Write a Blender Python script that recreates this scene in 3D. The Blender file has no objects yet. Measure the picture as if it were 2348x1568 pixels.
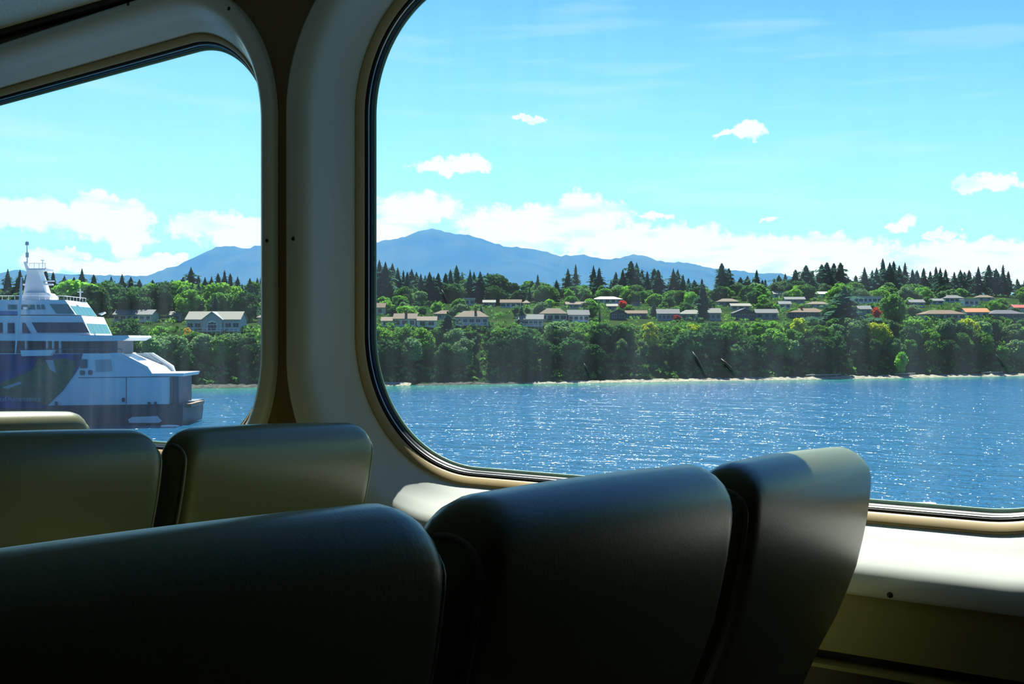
import bpy, bmesh, math, random
import numpy as np
from mathutils import Vector, Matrix
random.seed(7); RNG = np.random.RandomState(7)
scn = bpy.context.scene
COL = scn.collection
# ------------------------------------------------------------------ frame of reference
# x along the window wall (the ship), y towards the window wall, z up; water level z = 0
EYE = 15.0
YAW = math.radians(34.4)
FPX, CX, HY = 2518.0, 1174.0, 780.0
RV = Vector((math.cos(YAW), math.sin(YAW), 0)); QV = Vector((-math.sin(YAW), math.cos(YAW), 0))
def out(r, q, z=0.0):                       # place outdoors: r metres to the right, q metres ahead
    return RV * r + QV * q + Vector((0, 0, z))

# ------------------------------------------------------------------ materials
def new_mat(name):
    m = bpy.data.materials.new(name); m.use_nodes = True
    m.node_tree.nodes.clear(); return m, m.node_tree.nodes, m.node_tree.links
def pbr(name, col, rough=0.5, metal=0.0, spec=0.5, noise=None, bump=None, coord='Object', alpha=None):
    """noise=(scale, amount 0-1, colour2)  bump=(scale, strength, distance)"""
    m, N, L = new_mat(name)
    o = N.new('ShaderNodeOutputMaterial'); b = N.new('ShaderNodeBsdfPrincipled')
    L.new(b.outputs[0], o.inputs[0])
    b.inputs['Base Color'].default_value = (*col, 1); b.inputs['Roughness'].default_value = rough
    b.inputs['Metallic'].default_value = metal; b.inputs['Specular IOR Level'].default_value = spec
    tc = None
    if noise or bump: tc = N.new('ShaderNodeTexCoord')
    if noise:
        n = N.new('ShaderNodeTexNoise'); n.inputs['Scale'].default_value = noise[0]; n.inputs['Detail'].default_value = 5
        L.new(tc.outputs[coord], n.inputs['Vector'])
        r = N.new('ShaderNodeMapRange'); r.inputs[1].default_value = .35; r.inputs[2].default_value = .65
        r.inputs[4].default_value = noise[1]; L.new(n.outputs['Fac'], r.inputs[0])
        mx = N.new('ShaderNodeMix'); mx.data_type = 'RGBA'
        mx.inputs[6].default_value = (*col, 1); mx.inputs[7].default_value = (*noise[2], 1)
        L.new(r.outputs[0], mx.inputs[0]); L.new(mx.outputs[2], b.inputs['Base Color'])
    if bump:
        n = N.new('ShaderNodeTexNoise'); n.inputs['Scale'].default_value = bump[0]; n.inputs['Detail'].default_value = 3
        L.new(tc.outputs[coord], n.inputs['Vector'])
        bp = N.new('ShaderNodeBump'); bp.inputs['Strength'].default_value = bump[1]; bp.inputs['Distance'].default_value = bump[2]
        L.new(n.outputs['Fac'], bp.inputs['Height']); L.new(bp.outputs[0], b.inputs['Normal'])
    return m
M = {}
M['vinyl'] = pbr('seat_vinyl', (.140, .146, .052), .36, spec=.35, noise=(3, .5, (.118, .122, .042)), bump=(260, .10, .002))
_b = [n for n in M['vinyl'].node_tree.nodes if n.type == 'BSDF_PRINCIPLED'][0]; _b.inputs['Coat Weight'].default_value = .3; _b.inputs['Coat Roughness'].default_value = .28
M['piping'] = pbr('seat_piping', (.20, .20, .13), .3)
M['seat_metal'] = pbr('seat_leg_metal', (.12, .12, .12), .4, metal=.6)
M['cream'] = pbr('cream_fibreglass', (.84, .86, .82), .25, spec=.5, noise=(6, .5, (.79, .81, .76)), bump=(5, .08, .004))
M['tan'] = pbr('tan_window_trim', (.50, .36, .16), .5)
M['rubber'] = pbr('black_rubber', (.012, .014, .018), .35)
M['steel'] = pbr('bright_trim', (.55, .55, .55), .25, metal=.9)
M['seal'] = pbr('green_sealant', (.28, .50, .36), .5)
M['screw'] = pbr('dark_screw', (.06, .05, .04), .35, metal=.7)
M['brown'] = pbr('brown_wall_laminate', (.26, .16, .07), .6, noise=(40, .4, (.20, .12, .05)))
M['olive'] = pbr('wainscot_cream', (.38, .33, .13), .45, noise=(8, .4, (.25, .22, .10)))
M['dark'] = pbr('gap_shade_black', (.018, .014, .01), .5)  # black that stands in for shade in the wall gaps
M['kick'] = pbr('dark_heater_cover', (.05, .04, .03), .45)
M['ceil'] = pbr('ceiling_panel', (.62, .62, .52), .7, noise=(120, .7, (.48, .48, .40)), bump=(150, .3, .003))
M['carpet'] = pbr('dark_carpet', (.02, .02, .022), .95)
M['room'] = pbr('dim_room_wall', (.06, .055, .045), .8)
M['hullside'] = pbr('white_ship_paint', (.72, .74, .75), .4)
# glass: clear pane with a thin film of dried salt
def glass_mat():
    m, N, L = new_mat('window_glass')
    o = N.new('ShaderNodeOutputMaterial')
    tr = N.new('ShaderNodeBsdfTransparent'); tr.inputs[0].default_value = (.97, 1.0, .985, 1)
    gl = N.new('ShaderNodeBsdfGlossy'); gl.inputs['Roughness'].default_value = .0
    lw = N.new('ShaderNodeLayerWeight'); lw.inputs[0].default_value = .5
    pw = N.new('ShaderNodeMath'); pw.operation = 'POWER'; pw.inputs[1].default_value = 5; L.new(lw.outputs['Facing'], pw.inputs[0])
    fr = N.new('ShaderNodeMath'); fr.operation = 'MULTIPLY_ADD'; fr.inputs[1].default_value = .5; fr.inputs[2].default_value = .02; L.new(pw.outputs[0], fr.inputs[0])
    m1 = N.new('ShaderNodeMixShader'); L.new(fr.outputs[0], m1.inputs[0]); L.new(tr.outputs[0], m1.inputs[1]); L.new(gl.outputs[0], m1.inputs[2])
    tl = N.new('ShaderNodeBsdfTranslucent'); tl.inputs[0].default_value = (.75, .9, 1, 1)
    tc = N.new('ShaderNodeTexCoord'); mp = N.new('ShaderNodeMapping'); mp.inputs['Scale'].default_value = (9, 9, 1.2)
    L.new(tc.outputs['Object'], mp.inputs[0])
    n = N.new('ShaderNodeTexNoise'); n.inputs['Scale'].default_value = 2.2; n.inputs['Detail'].default_value = 7; L.new(mp.outputs[0], n.inputs['Vector'])
    r = N.new('ShaderNodeMapRange'); r.inputs[1].default_value = .3; r.inputs[2].default_value = .75
    r.inputs[3].default_value = .005; r.inputs[4].default_value = .016; L.new(n.outputs['Fac'], r.inputs[0])
    m2 = N.new('ShaderNodeMixShader'); L.new(r.outputs[0], m2.inputs[0]); L.new(m1.outputs[0], m2.inputs[1]); L.new(tl.outputs[0], m2.inputs[2])
    L.new(m2.outputs[0], o.inputs[0]); return m
M['glass'] = glass_mat()
M['smudge'] = pbr('dark_smudge', (.01, .012, .015), .6)

# ------------------------------------------------------------------ object helpers
def link(name, verts, faces, mat, parent=None, smooth=False, loc=None):
    me = bpy.data.meshes.new(name)
    me.from_pydata([tuple(v) for v in verts], [], faces); me.update()
    o = bpy.data.objects.new(name, me); COL.objects.link(o)
    if mat is not None:
        for mm in (mat if isinstance(mat, (list, tuple)) else [mat]): me.materials.append(mm)
    if smooth: me.polygons.foreach_set('use_smooth', [True] * len(me.polygons))
    if parent is not None: o.parent = parent
    if loc is not None: o.location = loc
    return o
def empty(name, loc=(0, 0, 0), rz=0.0):
    o = bpy.data.objects.new(name, None); COL.objects.link(o); o.location = loc; o.rotation_euler = (0, 0, rz)
    o.empty_display_size = .2; return o
def tag(o, label, cat, group=None, kind=None):
    if label: o['label'] = label
    if cat: o['category'] = cat
    if group: o['group'] = group
    if kind: o['kind'] = kind
    return o
def fix(o):
    b = bmesh.new(); b.from_mesh(o.data); bmesh.ops.recalc_face_normals(b, faces=b.faces); b.to_mesh(o.data); b.free(); return o
class MB:
    def __init__(s): s.v = []; s.f = []
    def add(s, v, f):
        k = len(s.v); s.v += [tuple(p) for p in v]; s.f += [[i + k for i in q] for q in f]
    def box(s, x0, x1, y0, y1, z0, z1):
        v = [(x, y, z) for z in (z0, z1) for y in (y0, y1) for x in (x0, x1)]
        s.add(v, [(0, 2, 3, 1), (4, 5, 7, 6), (0, 1, 5, 4), (2, 6, 7, 3), (0, 4, 6, 2), (1, 3, 7, 5)])
    def tube(s, pts, r, n=6, cap=True):
        pts = [Vector(p) for p in pts]; vs = []
        for i, p in enumerate(pts):
            d = (pts[min(i + 1, len(pts) - 1)] - pts[max(i - 1, 0)]).normalized()
            a = Vector((0, 0, 1)) if abs(d.z) < .9 else Vector((1, 0, 0))
            u = d.cross(a).normalized(); w = d.cross(u)
            rr = r[i] if isinstance(r, (list, tuple)) else r
            for k in range(n):
                t = 2 * math.pi * k / n; vs.append(p + (u * math.cos(t) + w * math.sin(t)) * rr)
        fs = [(i * n + k, i * n + (k + 1) % n, (i + 1) * n + (k + 1) % n, (i + 1) * n + k) for i in range(len(pts) - 1) for k in range(n)]
        if cap: fs += [tuple(range(n))[::-1], tuple((len(pts) - 1) * n + k for k in range(n))]
        s.add(vs, fs)
    def prism(s, near, far):                 # two polygons with the same number of corners
        n = len(near); s.add(list(near) + list(far), [tuple(range(n))[::-1], tuple(range(n, 2 * n))] + [(i, (i + 1) % n, n + (i + 1) % n, n + i) for i in range(n)])
    def build(s, name, mat, parent=None, smooth=False): return fix(link(name, s.v, s.f, mat, parent, smooth))

# ================================================================== INTERIOR
Z0 = EYE            # interior heights below are measured from the eye
def rrect(xl, xr, zb, zt, rb, rt, seg=36):
    """rounded rectangle in x-z, constant number of points so that loops can be lofted"""
    P = []
    for (cx, cz, r, a0) in ((xr - rb, zb + rb, rb, -90), (xr - rt, zt - rt, rt, 0), (xl + rt, zt - rt, rt, 90), (xl + rb, zb + rb, rb, 180)):
        for k in range(seg + 1):
            a = math.radians(a0 + 90 * k / seg); P.append((cx + r * math.cos(a), cz + r * math.sin(a)))
    return P
def loft(mb, loops):
    n = len(loops[0]); vs = [p for lp in loops for p in lp]
    mb.add(vs, [(i * n + k, (i + 1) * n + k, (i + 1) * n + (k + 1) % n, i * n + (k + 1) % n) for i in range(len(loops) - 1) for k in range(n)])
W_IN, W_FR = 1.90, 2.03
FL_TOP = .940
def offs(win, fl, fv, dr):
    xl, xr, zb, zt = win; fw = .103 if xl < -3 else .150
    return rrect(xl - fw * fl, xr + fw * fl, zb - .115 * fv, zt + (FL_TOP - zt) * fv, .345 + dr, .325 + dr)
def shear(x, z):
    # the panel of the left window tapers slightly towards the bow
    return z - .031 * max(0, -x - 2.35) * min(1, max(0, (z - .1) / .7)) if -4.2 < x and z < .955 else z
def at(lp, y): return [(x, y, shear(x, z) + Z0) for x, z in lp]
def inset(win, d):
    xl, xr, zb, zt = win; return rrect(xl + d * .92, xr - d * .92, zb + d, zt - d, .345 - d, .325 - d)
wins = [(-3.905, -2.123, -.327, .841), (-1.825, -.055, -.327, .873)]
cells = [(-4.25, -1.9865), (-1.9865, .0965)]
def make_window(idx, win, screws):
    root = empty('window_%d' % idx, ((win[0] + win[1]) / 2, W_FR, Z0 + win[2]))
    root['kind'] = 'structure'
    root['label'] = ['left ferry lounge window with rounded corners in a cream surround', 'large right ferry lounge window with rounded corners in a cream surround', 'ferry lounge window just past the right edge'][idx - 1]
    inv = Matrix.Translation(-Vector(root.location))
    def part(name, mb, mat, smooth=True):
        o = link(name, [inv @ Vector(v) for v in mb.v], mb.f, mat, root, smooth); return o
    s = MB()
    prof = [(0, 0, 1.9915), (.01, .03, 1.9908), (.05, .055, 1.986), (.20, .20, 1.968), (.36, .38, 1.942), (.47, .52, 1.919), (.54, .62, 1.909), (.63, .71, 1.903), (.74, .80, 1.899), (.90, .93, 1.8985), (.97, .985, 1.902), (1.0, 1.0, 1.909), (1.0, 1.0, 1.93)]
    loft(s, [at(offs(win, a, b, .06 * a), y) for a, b, y in prof]); part('surround', s, M['cream'])
    s = MB(); loft(s, [at(inset(win, d), y) for d, y in ((-.004, 2.000), (-.002, 1.991), (0, 1.990), (.003, 1.991), (.015, 2.003), (.0170, 2.006), (.0172, 2.012))]); part('frame_trim', s, M['tan'])
    s = MB(); loft(s, [at(inset(win, d), y) for d, y in ((.0168, 2.012), (.0180, 2.0065), (.022, 2.009), (.0235, 2.013), (.0275, 2.017), (.0295, 2.020), (.030, 2.027))]); part('gasket', s, M['rubber'])
    s = MB(); loft(s, [at(inset(win, d), y) for d, y in ((.0225, 2.0150), (.023, 2.0105), (.025, 2.0125), (.0255, 2.017))]); part('trim_strip', s, M['steel'])
    s = MB(); loft(s, [at(inset(win, d), y) for d, y in ((.029, 2.0280), (.0365, 2.0280), (.037, 2.0295), (.029, 2.0308))]); part('sealant', s, M['seal'])
    lp = inset(win, .0285); n = len(lp)
    s = MB(); s.prism(at(lp, 2.0240), at(lp, 2.0275)); part('pane', s, M['glass'], False)
    for (sx, sz) in screws:
        s = MB(); y = 1.8975
        pts = [(0, 0, -.0022)]
        for rr, dy in ((.0032, -.0020), (.0050, -.0004), (.0052, .002)):
            pts += [(rr * math.cos(2 * math.pi * k / 12), rr * math.sin(2 * math.pi * k / 12), dy) for k in range(12)]
        fs = [(0, 1 + (k + 1) % 12, 1 + k) for k in range(12)] + [(1 + j * 12 + k, 1 + j * 12 + (k + 1) % 12, 13 + j * 12 + (k + 1) % 12, 13 + j * 12 + k) for j in range(2) for k in range(12)]
        s.add([(sx + a, y + c, sz + b + Z0) for a, b, c in pts], fs); part('screw', s, M['screw'])
    return root, part
w1, part1 = make_window(1, wins[0], [(-3.0, .925), (-2.58, .925), (-2.172, .843), (-2.034, .246)])
w2, part2 = make_window(2, wins[1], [(-1.943, .246), (-.523, -.432), (-1.85, .843), (-1.4, -.432)])
# dark smudges dried onto the outer face of the right pane
def pane_pt(px, py, y=2.0292):
    r = (px - CX) / FPX; c, s_ = math.cos(YAW), math.sin(YAW)
    a = y * (s_ - c * r) / (c + s_ * r); dep = s_ * a + c * y
    return Vector((-a, y, (HY - py) / FPX * dep + Z0))
for (x0, y0, x1, y1, w) in ((1013, 664, 1028, 697, .0018), (1339, 833, 1352, 858, .0016), (1588, 806, 1618, 860, .0028), (1653, 822, 1684, 852, .0025), (2283, 812, 2310, 846, .0012)):
    a, b = pane_pt(x0, y0), pane_pt(x1, y1); s = MB()
    s.tube([a, a.lerp(b, .3), a.lerp(b, .7), b], [w * .3, w, w * .9, w * .2], 6); part2('smudge', s, M['smudge'])

# wall around the windows (inner laminate face and outer hull face)
def to_cell(lp, c, z0, z1):
    xc = (c[0] + c[1]) / 2; zc = .26; outp = []
    for x, z in lp:
        dx, dz = x - xc, z - zc
        tx = ((c[1] - xc) / dx if dx > 0 else (c[0] - xc) / dx) if abs(dx) > 1e-6 else 1e9
        tz = ((z1 - zc) / dz if dz > 0 else (z0 - zc) / dz) if abs(dz) > 1e-6 else 1e9
        t = min(tx, tz); outp.append((xc + dx * t, zc + dz * t))
    # snap the nearest points to the cell corners
    for cx in c:
        for cz in (z0, z1):
            i = min(range(len(outp)), key=lambda k: (outp[k][0] - cx) ** 2 + (outp[k][1] - cz) ** 2); outp[i] = (cx, cz)
    return outp
mb = MB()
for w, c in zip(wins, cells):
    lp = offs(w, .97, .97, .058); loft(mb, [at(lp, 1.922), at(to_cell(lp, c, -.47, .975), 1.922)])
mb.box(.0965, 4.05, 1.922, 1.94, Z0 - .47, Z0 + .975); mb.box(-5.0, -4.25, 1.922, 1.94, Z0 - .47, Z0 + .975)  # unseen right stretch left windowless so less light reaches the seat backs
wall = mb.build('wall_window_side', M['brown']); tag(wall, 'brown laminate wall strips around the lounge windows', None, kind='structure')
mb = MB()
for w, c in zip(wins, cells):
    lp = inset(w, .02); loft(mb, [at(lp, 2.0315), at(to_cell(lp, c, -1.3, 1.1), 2.0315)])
mb.box(-5.1, -4.25, 1.96, 2.0315, Z0 - 1.3, Z0 + 1.1); mb.box(.0965, 4.1, 1.96, 2.0315, Z0 - 1.3, Z0 + 1.1)  # unseen right end kept solid to cut light on the seats
o = mb.build('wall_hull', M['hullside']); o['kind'] = 'structure'
mb = MB(); mb.box(-5, 4, 1.918, 1.95, Z0 - .549, Z0 - .435)
o = mb.build('wall_wainscot', M['olive']); tag(o, 'yellowish cream panel under the window ledge', None, kind='structure')
mb = MB(); mb.box(-5, 4, 1.945, 1.97, Z0 - .60, Z0 - .545)  # shade of the gap drawn as a black strip
o = mb.build('gap_shade_low', M['dark']); tag(o, 'black strip painted as the shadow gap under the cream panel', None, kind='structure')
mb = MB(); mb.box(-5, 4, 1.908, 1.96, Z0 - .578, Z0 - .571)
o = mb.build('trim_2', M['olive']); tag(o, 'thin pale lip under the black gap', None, kind='structure')
mb = MB(); mb.box(-5, 4, 1.915, 1.96, Z0 - 1.2, Z0 - .578)
o = mb.build('wall_lower', M['kick']); tag(o, 'dark lower wall cover behind the seats', None, kind='structure')
mb = MB(); mb.box(-5, 4, 1.895, 1.95, Z0 + .940, Z0 + .975)  # shade below the ceiling edge built as a dark strip
o = mb.build('gap_shade_top', M['dark']); tag(o, 'dark strip painted as the shadow gap where wall meets ceiling', None, kind='structure')
mb = MB(); mb.box(-5, 4, -3, 1.898, Z0 + .955, Z0 + .99)
o = mb.build('ceiling', M['ceil']); tag(o, 'speckled pale grey ceiling panel', None, kind='structure')
mb = MB(); mb.box(-5, 4, -3, 2.0, Z0 - 1.26, Z0 - 1.2)
o = mb.build('floor', M['carpet']); tag(o, 'dark lounge floor', None, kind='structure')
for nm, b in (('wall_back', (-5.1, 4.1, -3.06, -3, -1.26, 1)), ('wall_left', (-5.1, -5, -3, 2.0, -1.26, 1)), ('wall_right', (4, 4.1, -3, 2.0, -1.26, 1))):
    mb = MB(); mb.box(b[0], b[1], b[2], b[3], Z0 + b[4], Z0 + b[5]); o = mb.build(nm, M['room']); o['kind'] = 'structure'
mb = MB(); mb.box(-5.1, 4.1, -3.06, 2.12, Z0 + 1.0, Z0 + 1.1)
o = mb.build('roof', M['hullside']); o['kind'] = 'structure'

# ------------------------------------------------------------------ seats
SW = .514
def seat_profile():
    """closed loop (x, z) with z = 0 at the top; back of the seat faces +x; starts at the bottom of the back face"""
    back = [(-.20, -.66), (-.165, -.56), (-.135, -.47), (-.108, -.395), (-.076, -.318), (-.052, -.27), (-.034, -.225), (-.020, -.185), (-.011, -.145), (-.0045, -.11), (-.001, -.08), (0, -.058)]
    rad = .046
    top = [(-rad + rad * math.cos(math.radians(a)), -.046 + .046 * math.sin(math.radians(a))) for a in (8, 22, 38, 54, 72, 90, 108, 126, 144, 162, 176)]
    front = [(-.094, -.08), (-.100, -.13), (-.112, -.19), (-.135, -.26), (-.166, -.34), (-.205, -.43), (-.245, -.52), (-.275, -.60), (-.29, -.66)]
    return back + top + front
SP = seat_profile()
def prof_normals(P):
    n = len(P); out_ = []
    for i in range(n):
        a, b = P[i - 1], P[(i + 1) % n]; dx, dz = b[0] - a[0], b[1] - a[1]; l = math.hypot(dx, dz) or 1
        out_.append((dz / l, -dx / l))
    return out_
SN = prof_normals(SP)
# fix end-of-loop normals at the open bottom
SN[0] = SN[1]; SN[-1] = SN[-2]
def backrest_mesh():
    r = .030; R = .055; st = []
    hs = [0, .0015, .004, .008, .013, .019, .026, .034, .045, .058, .08]
    ys = [h for h in hs] + [.08 + (SW - .16) * k / 10 for k in range(1, 10)] + [SW - h for h in reversed(hs)]
    V = []
    for y in ys:
        s = min(y, SW - y); e = r - math.sqrt(max(0, r * r - max(0, r - s) ** 2)); g = R - math.sqrt(max(0, R * R - max(0, R - s) ** 2))
        v = (2 * y / SW - 1)
        for (x, z), (nx, nz) in zip(SP, SN):
            wt = max(0, min(1, 1 + z / .13)); crown = .004 * (1 - v * v)
            V.append((x - nx * e + (.012 * (1 - v * v) - .006) * (1 if nx > 0 else -.6) * min(1, -z / .1 + .15), y - SW, z - nz * e - g * .8 * wt + crown * wt - .004))
    n = len(SP); m = len(ys)
    F = [(i * n + k, (i + 1) * n + k, (i + 1) * n + (k + 1) % n, i * n + (k + 1) % n) for i in range(m - 1) for k in range(n)]
    F += [tuple(range(n)), tuple((m - 1) * n + k for k in range(n))[::-1]]
    return V, F
def smoothbox(name, x0, x1, y0, y1, z0, z1, mat, parent, bev=.03):
    mb = MB(); mb.box(x0, x1, y0, y1, z0, z1); o = mb.build(name, mat, parent, True)
    bm_ = o.modifiers.new('bevel', 'BEVEL'); bm_.width = bev; bm_.segments = 4; return o
def make_seat():
    root = empty('lounge_seat')
    V, F = backrest_mesh(); link('backrest', V, F, M['vinyl'], root, True)
    mb = MB()
    for sgn in (0, 1):
        y = (-.0085 if sgn == 0 else -SW + .0085)
        pts = []
        for (x, z), (nx, nz) in list(zip(SP, SN))[1:19]:
            wt = max(0, min(1, 1 + z / .13)); s = .0085
            e = .030 - math.sqrt(.030 ** 2 - (.030 - s) ** 2); g = .055 - math.sqrt(.055 ** 2 - (.055 - s) ** 2)
            pts.append((x - nx * e - .005 * min(1, -z / .1 + .15), y, z - nz * e - g * .8 * wt - .004))
        p = MB(); p.tube(pts, .0032, 6); p.build('piping', M['piping'], root, True)
    smoothbox('seat_cushion', -.74, -.235, -SW + .01, -.01, -.70, -.595, M['vinyl'], root)
    mb = MB(); mb.box(-.70, -.20, -SW + .03, -.03, -.735, -.70); mb.build('seat_frame', M['seat_metal'], root)
    for y in (-.06, -SW + .06):
        for x in (-.66, -.26):
            mb = MB(); mb.tube([(x, y, -.72), (x, y, -1.02)], .014, 8); mb.build('leg', M['seat_metal'], root, True)
    return root
def copy_tree(o, parent=None):
    c = o.copy(); COL.objects.link(c); c.parent = parent
    for ch in list(o.children): copy_tree(ch, c)
    return c
seat0 = make_seat(); used = False
TILT = -math.atan(.0413)
for (xb, yr, zt, lab, grp) in (
    (-.5045, 1.763, -.166, 'sunlit-topped olive grey vinyl seat back nearest the right window sill', 'nearest row of seat backs'),
    (-.5045, 1.217, -.143, 'middle dark vinyl seat back of the nearest row, between two dark gaps', 'nearest row of seat backs'),
    (-.5045, .671, -.121, 'large dark vinyl seat back of the nearest row, at the bottom left corner', 'nearest row of seat backs'),
    (-1.576, 1.795, -.176, 'dark vinyl seat back of the second row beside the window surround', 'second row of seat backs'),
    (-1.576, 1.245, -.153, 'dark vinyl seat back of the second row at the left edge', 'second row of seat backs'),
    (-2.58, 1.795, -.189, 'third row seat back with a bright sunlit top edge', None)):
    s = seat0 if not used else copy_tree(seat0); used = True
    s.location = (xb, yr, Z0 + zt); s.rotation_euler = (TILT * (.8 if xb > -1 else 1), 0, 0)
    for k in ('group',):
        if k in s: del s[k]
    tag(s, lab, 'seat', grp)

# ================================================================== CAMERA AND LIGHT
cam = bpy.data.cameras.new('camera'); co = bpy.data.objects.new('camera', cam); COL.objects.link(co)
co.location = (0, 0, EYE); co.rotation_euler = (math.radians(90) - math.atan(4 / FPX), 0, YAW)
cam.sensor_width = 36; cam.lens = 36 * FPX / 2348; cam.clip_start = .02; cam.clip_end = 30000
scn.camera = co
SUN_AZ, SUN_EL = math.radians(-3.5), math.radians(55)      # azimuth measured from the view direction, to the right
sd = out(math.sin(SUN_AZ) * math.cos(SUN_EL), math.cos(SUN_AZ) * math.cos(SUN_EL), math.sin(SUN_EL))
sun = bpy.data.lights.new('sun', 'SUN'); sun.energy = 13; sun.angle = math.radians(.53); sun.color = (1, .97, .88)
so = bpy.data.objects.new('sun', sun); COL.objects.link(so); so.location = (0, 0, 60)
so.rotation_euler = sd.to_track_quat('Z', 'Y').to_euler()
EXPO = 0.0
scn.view_settings.view_transform = 'Standard'; scn.view_settings.look = 'None'
scn.view_settings.exposure = EXPO; scn.view_settings.gamma = 1
scn.view_settings.use_curve_mapping = False
scn.cycles.max_bounces = 8; scn.cycles.diffuse_bounces = 4; scn.cycles.glossy_bounces = 3
scn.cycles.transparent_max_bounces = 12
scn.cycles.sample_clamp_indirect = 4
scn.cycles.adaptive_threshold = .025

# ------------------------------------------------------------------ sky
def sky():
    w = bpy.data.worlds.new('sky'); scn.world = w; w.use_nodes = True
    N, L = w.node_tree.nodes, w.node_tree.links; N.clear()
    def math_(op, a, b=None, c=None, clamp=False):
        n = N.new('ShaderNodeMath'); n.operation = op; n.use_clamp = clamp
        for i, x in enumerate((a, b, c)):
            if x is None: continue
            if isinstance(x, (int, float)): n.inputs[i].default_value = x
            else: L.new(x, n.inputs[i])
        return n.outputs[0]
    def mix(f, a, b):
        n = N.new('ShaderNodeMix'); n.data_type = 'RGBA'
        for i, x in ((0, f), (6, a), (7, b)):
            if isinstance(x, tuple): n.inputs[i].default_value = (*x, 1)
            elif isinstance(x, (int, float)): n.inputs[i].default_value = x
            else: L.new(x, n.inputs[i])
        return n.outputs[2]
    def noise(vec, sc, det=5, rough=.55):
        n = N.new('ShaderNodeTexNoise'); n.noise_dimensions = '2D'; n.inputs['Scale'].default_value = sc; n.inputs['Detail'].default_value = det
        n.inputs['Roughness'].default_value = rough; L.new(vec, n.inputs['Vector']); return n.outputs['Fac']
    tc = N.new('ShaderNodeTexCoord'); rot = N.new('ShaderNodeVectorRotate'); rot.rotation_type = 'Z_AXIS'
    rot.inputs['Angle'].default_value = -YAW; L.new(tc.outputs['Generated'], rot.inputs['Vector'])
    sp = N.new('ShaderNodeSeparateXYZ'); L.new(rot.outputs[0], sp.inputs[0])
    az = math_('ARCTAN2', sp.outputs[0], sp.outputs[1])
    el = math_('ARCSINE', sp.outputs[2])
    azd = math_('MULTIPLY', az, 57.2958); eld = math_('MULTIPLY', el, 57.2958)
    ramp = N.new('ShaderNodeValToRGB'); cr = ramp.color_ramp
    stops = [(0.0, (.50, .93, 1.0)), (.07, (.47, .92, 1.0)), (.13, (.31, .77, 1.0)), (.19, (.18, .58, .99)), (.24, (.09, .40, .95)), (.34, (.055, .28, .86)), (.6, (.04, .20, .66)), (1.0, (.03, .14, .48))]
    e = cr.elements
    while len(e) < len(stops): e.new(.5)
    for k, (p, c) in zip(e, stops): k.position = p; k.color = (*c, 1)
    # the sky is deepest blue away from the sun side, to the right
    t = math_('DIVIDE', eld, 90.0)
    shift = math_('MULTIPLY', math_('MULTIPLY', azd, .0011), math_('MULTIPLY', math_('MINIMUM', math_('MAXIMUM', eld, 0.0), 20.0), .05))
    L.new(math_('ADD', math_('MAXIMUM', t, 0.0), shift, clamp=True), ramp.inputs[0])
    base = ramp.outputs[0]
    cv = N.new('ShaderNodeCombineXYZ'); L.new(azd, cv.inputs[0]); L.new(eld, cv.inputs[1])
    # the air glows on the sun side and is a darker, deeper blue opposite the sun
    ca = math_('COSINE', az); fb = N.new('ShaderNodeMapRange'); fb.inputs[1].default_value = .15; fb.inputs[2].default_value = -.8; fb.inputs[3].default_value = 0; fb.inputs[4].default_value = 1; L.new(ca, fb.inputs[0])
    base = mix(fb.outputs[0], base, (.03, .15, .42))
    # thin high streaks
    mp = N.new('ShaderNodeMapping'); mp.inputs['Scale'].default_value = (.05, .5, 1); mp.inputs['Rotation'].default_value = (0, 0, math.radians(4)); L.new(cv.outputs[0], mp.inputs[0])
    st = noise(mp.outputs[0], 1.6, 2)
    stf = N.new('ShaderNodeMapRange'); stf.inputs[1].default_value = .52; stf.inputs[2].default_value = .75; stf.inputs[4].default_value = .22; L.new(st, stf.inputs[0])
    base = mix(stf.outputs[0], base, (.80, .96, 1.0))
    # warped coordinates for the cloud blobs
    n1 = noise(cv.outputs[0], .55, 3, .6)
    cv2 = N.new('ShaderNodeVectorMath'); cv2.operation = 'ADD'; L.new(cv.outputs[0], cv2.inputs[0]); cv2.inputs[1].default_value = (37, 11, 0)
    n2 = noise(cv2.outputs[0], .9, 3, .62)
    wx = math_('ADD', azd, math_('MULTIPLY', math_('SUBTRACT', n1, .5), 2.2))
    wy = math_('ADD', eld, math_('MULTIPLY', math_('SUBTRACT', n2, .5), 1.0))
    blobs = [(1045, 382, 110, 22), (1075, 372, 50, 24), (1712, 298, 42, 20), (1665, 305, 32, 9), (2262, 420, 92, 21),
             (955, 478, 110, 40), (900, 530, 110, 45), (1340, 478, 95, 40), (1250, 510, 230, 44), (1480, 555, 260, 42), (1180, 545, 150, 40), 
             (1800, 575, 300, 40), (1600, 612, 500, 52), (2230, 588, 240, 42), (2050, 622, 420, 46), (2060, 515, 40, 16), (2165, 535, 42, 14), (1500, 497, 42, 9), (1770, 508, 22, 7), (1225, 275, 40, 8),
             (80, 492, 120, 38), (230, 500, 130, 55), (235, 455, 60, 20), (290, 545, 75, 50), (480, 515, 115, 36), (560, 545, 110, 45), (110, 600, 75, 32), (300, 618, 160, 28), (180, 580, 40, 12), (395, 594, 35, 14), (640, 540, 120, 50), (-150, 500, 160, 60), (2550, 560, 200, 60)]
    best = None
    wv = N.new('ShaderNodeCombineXYZ'); L.new(wx, wv.inputs[0]); L.new(wy, wv.inputs[1])
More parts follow.
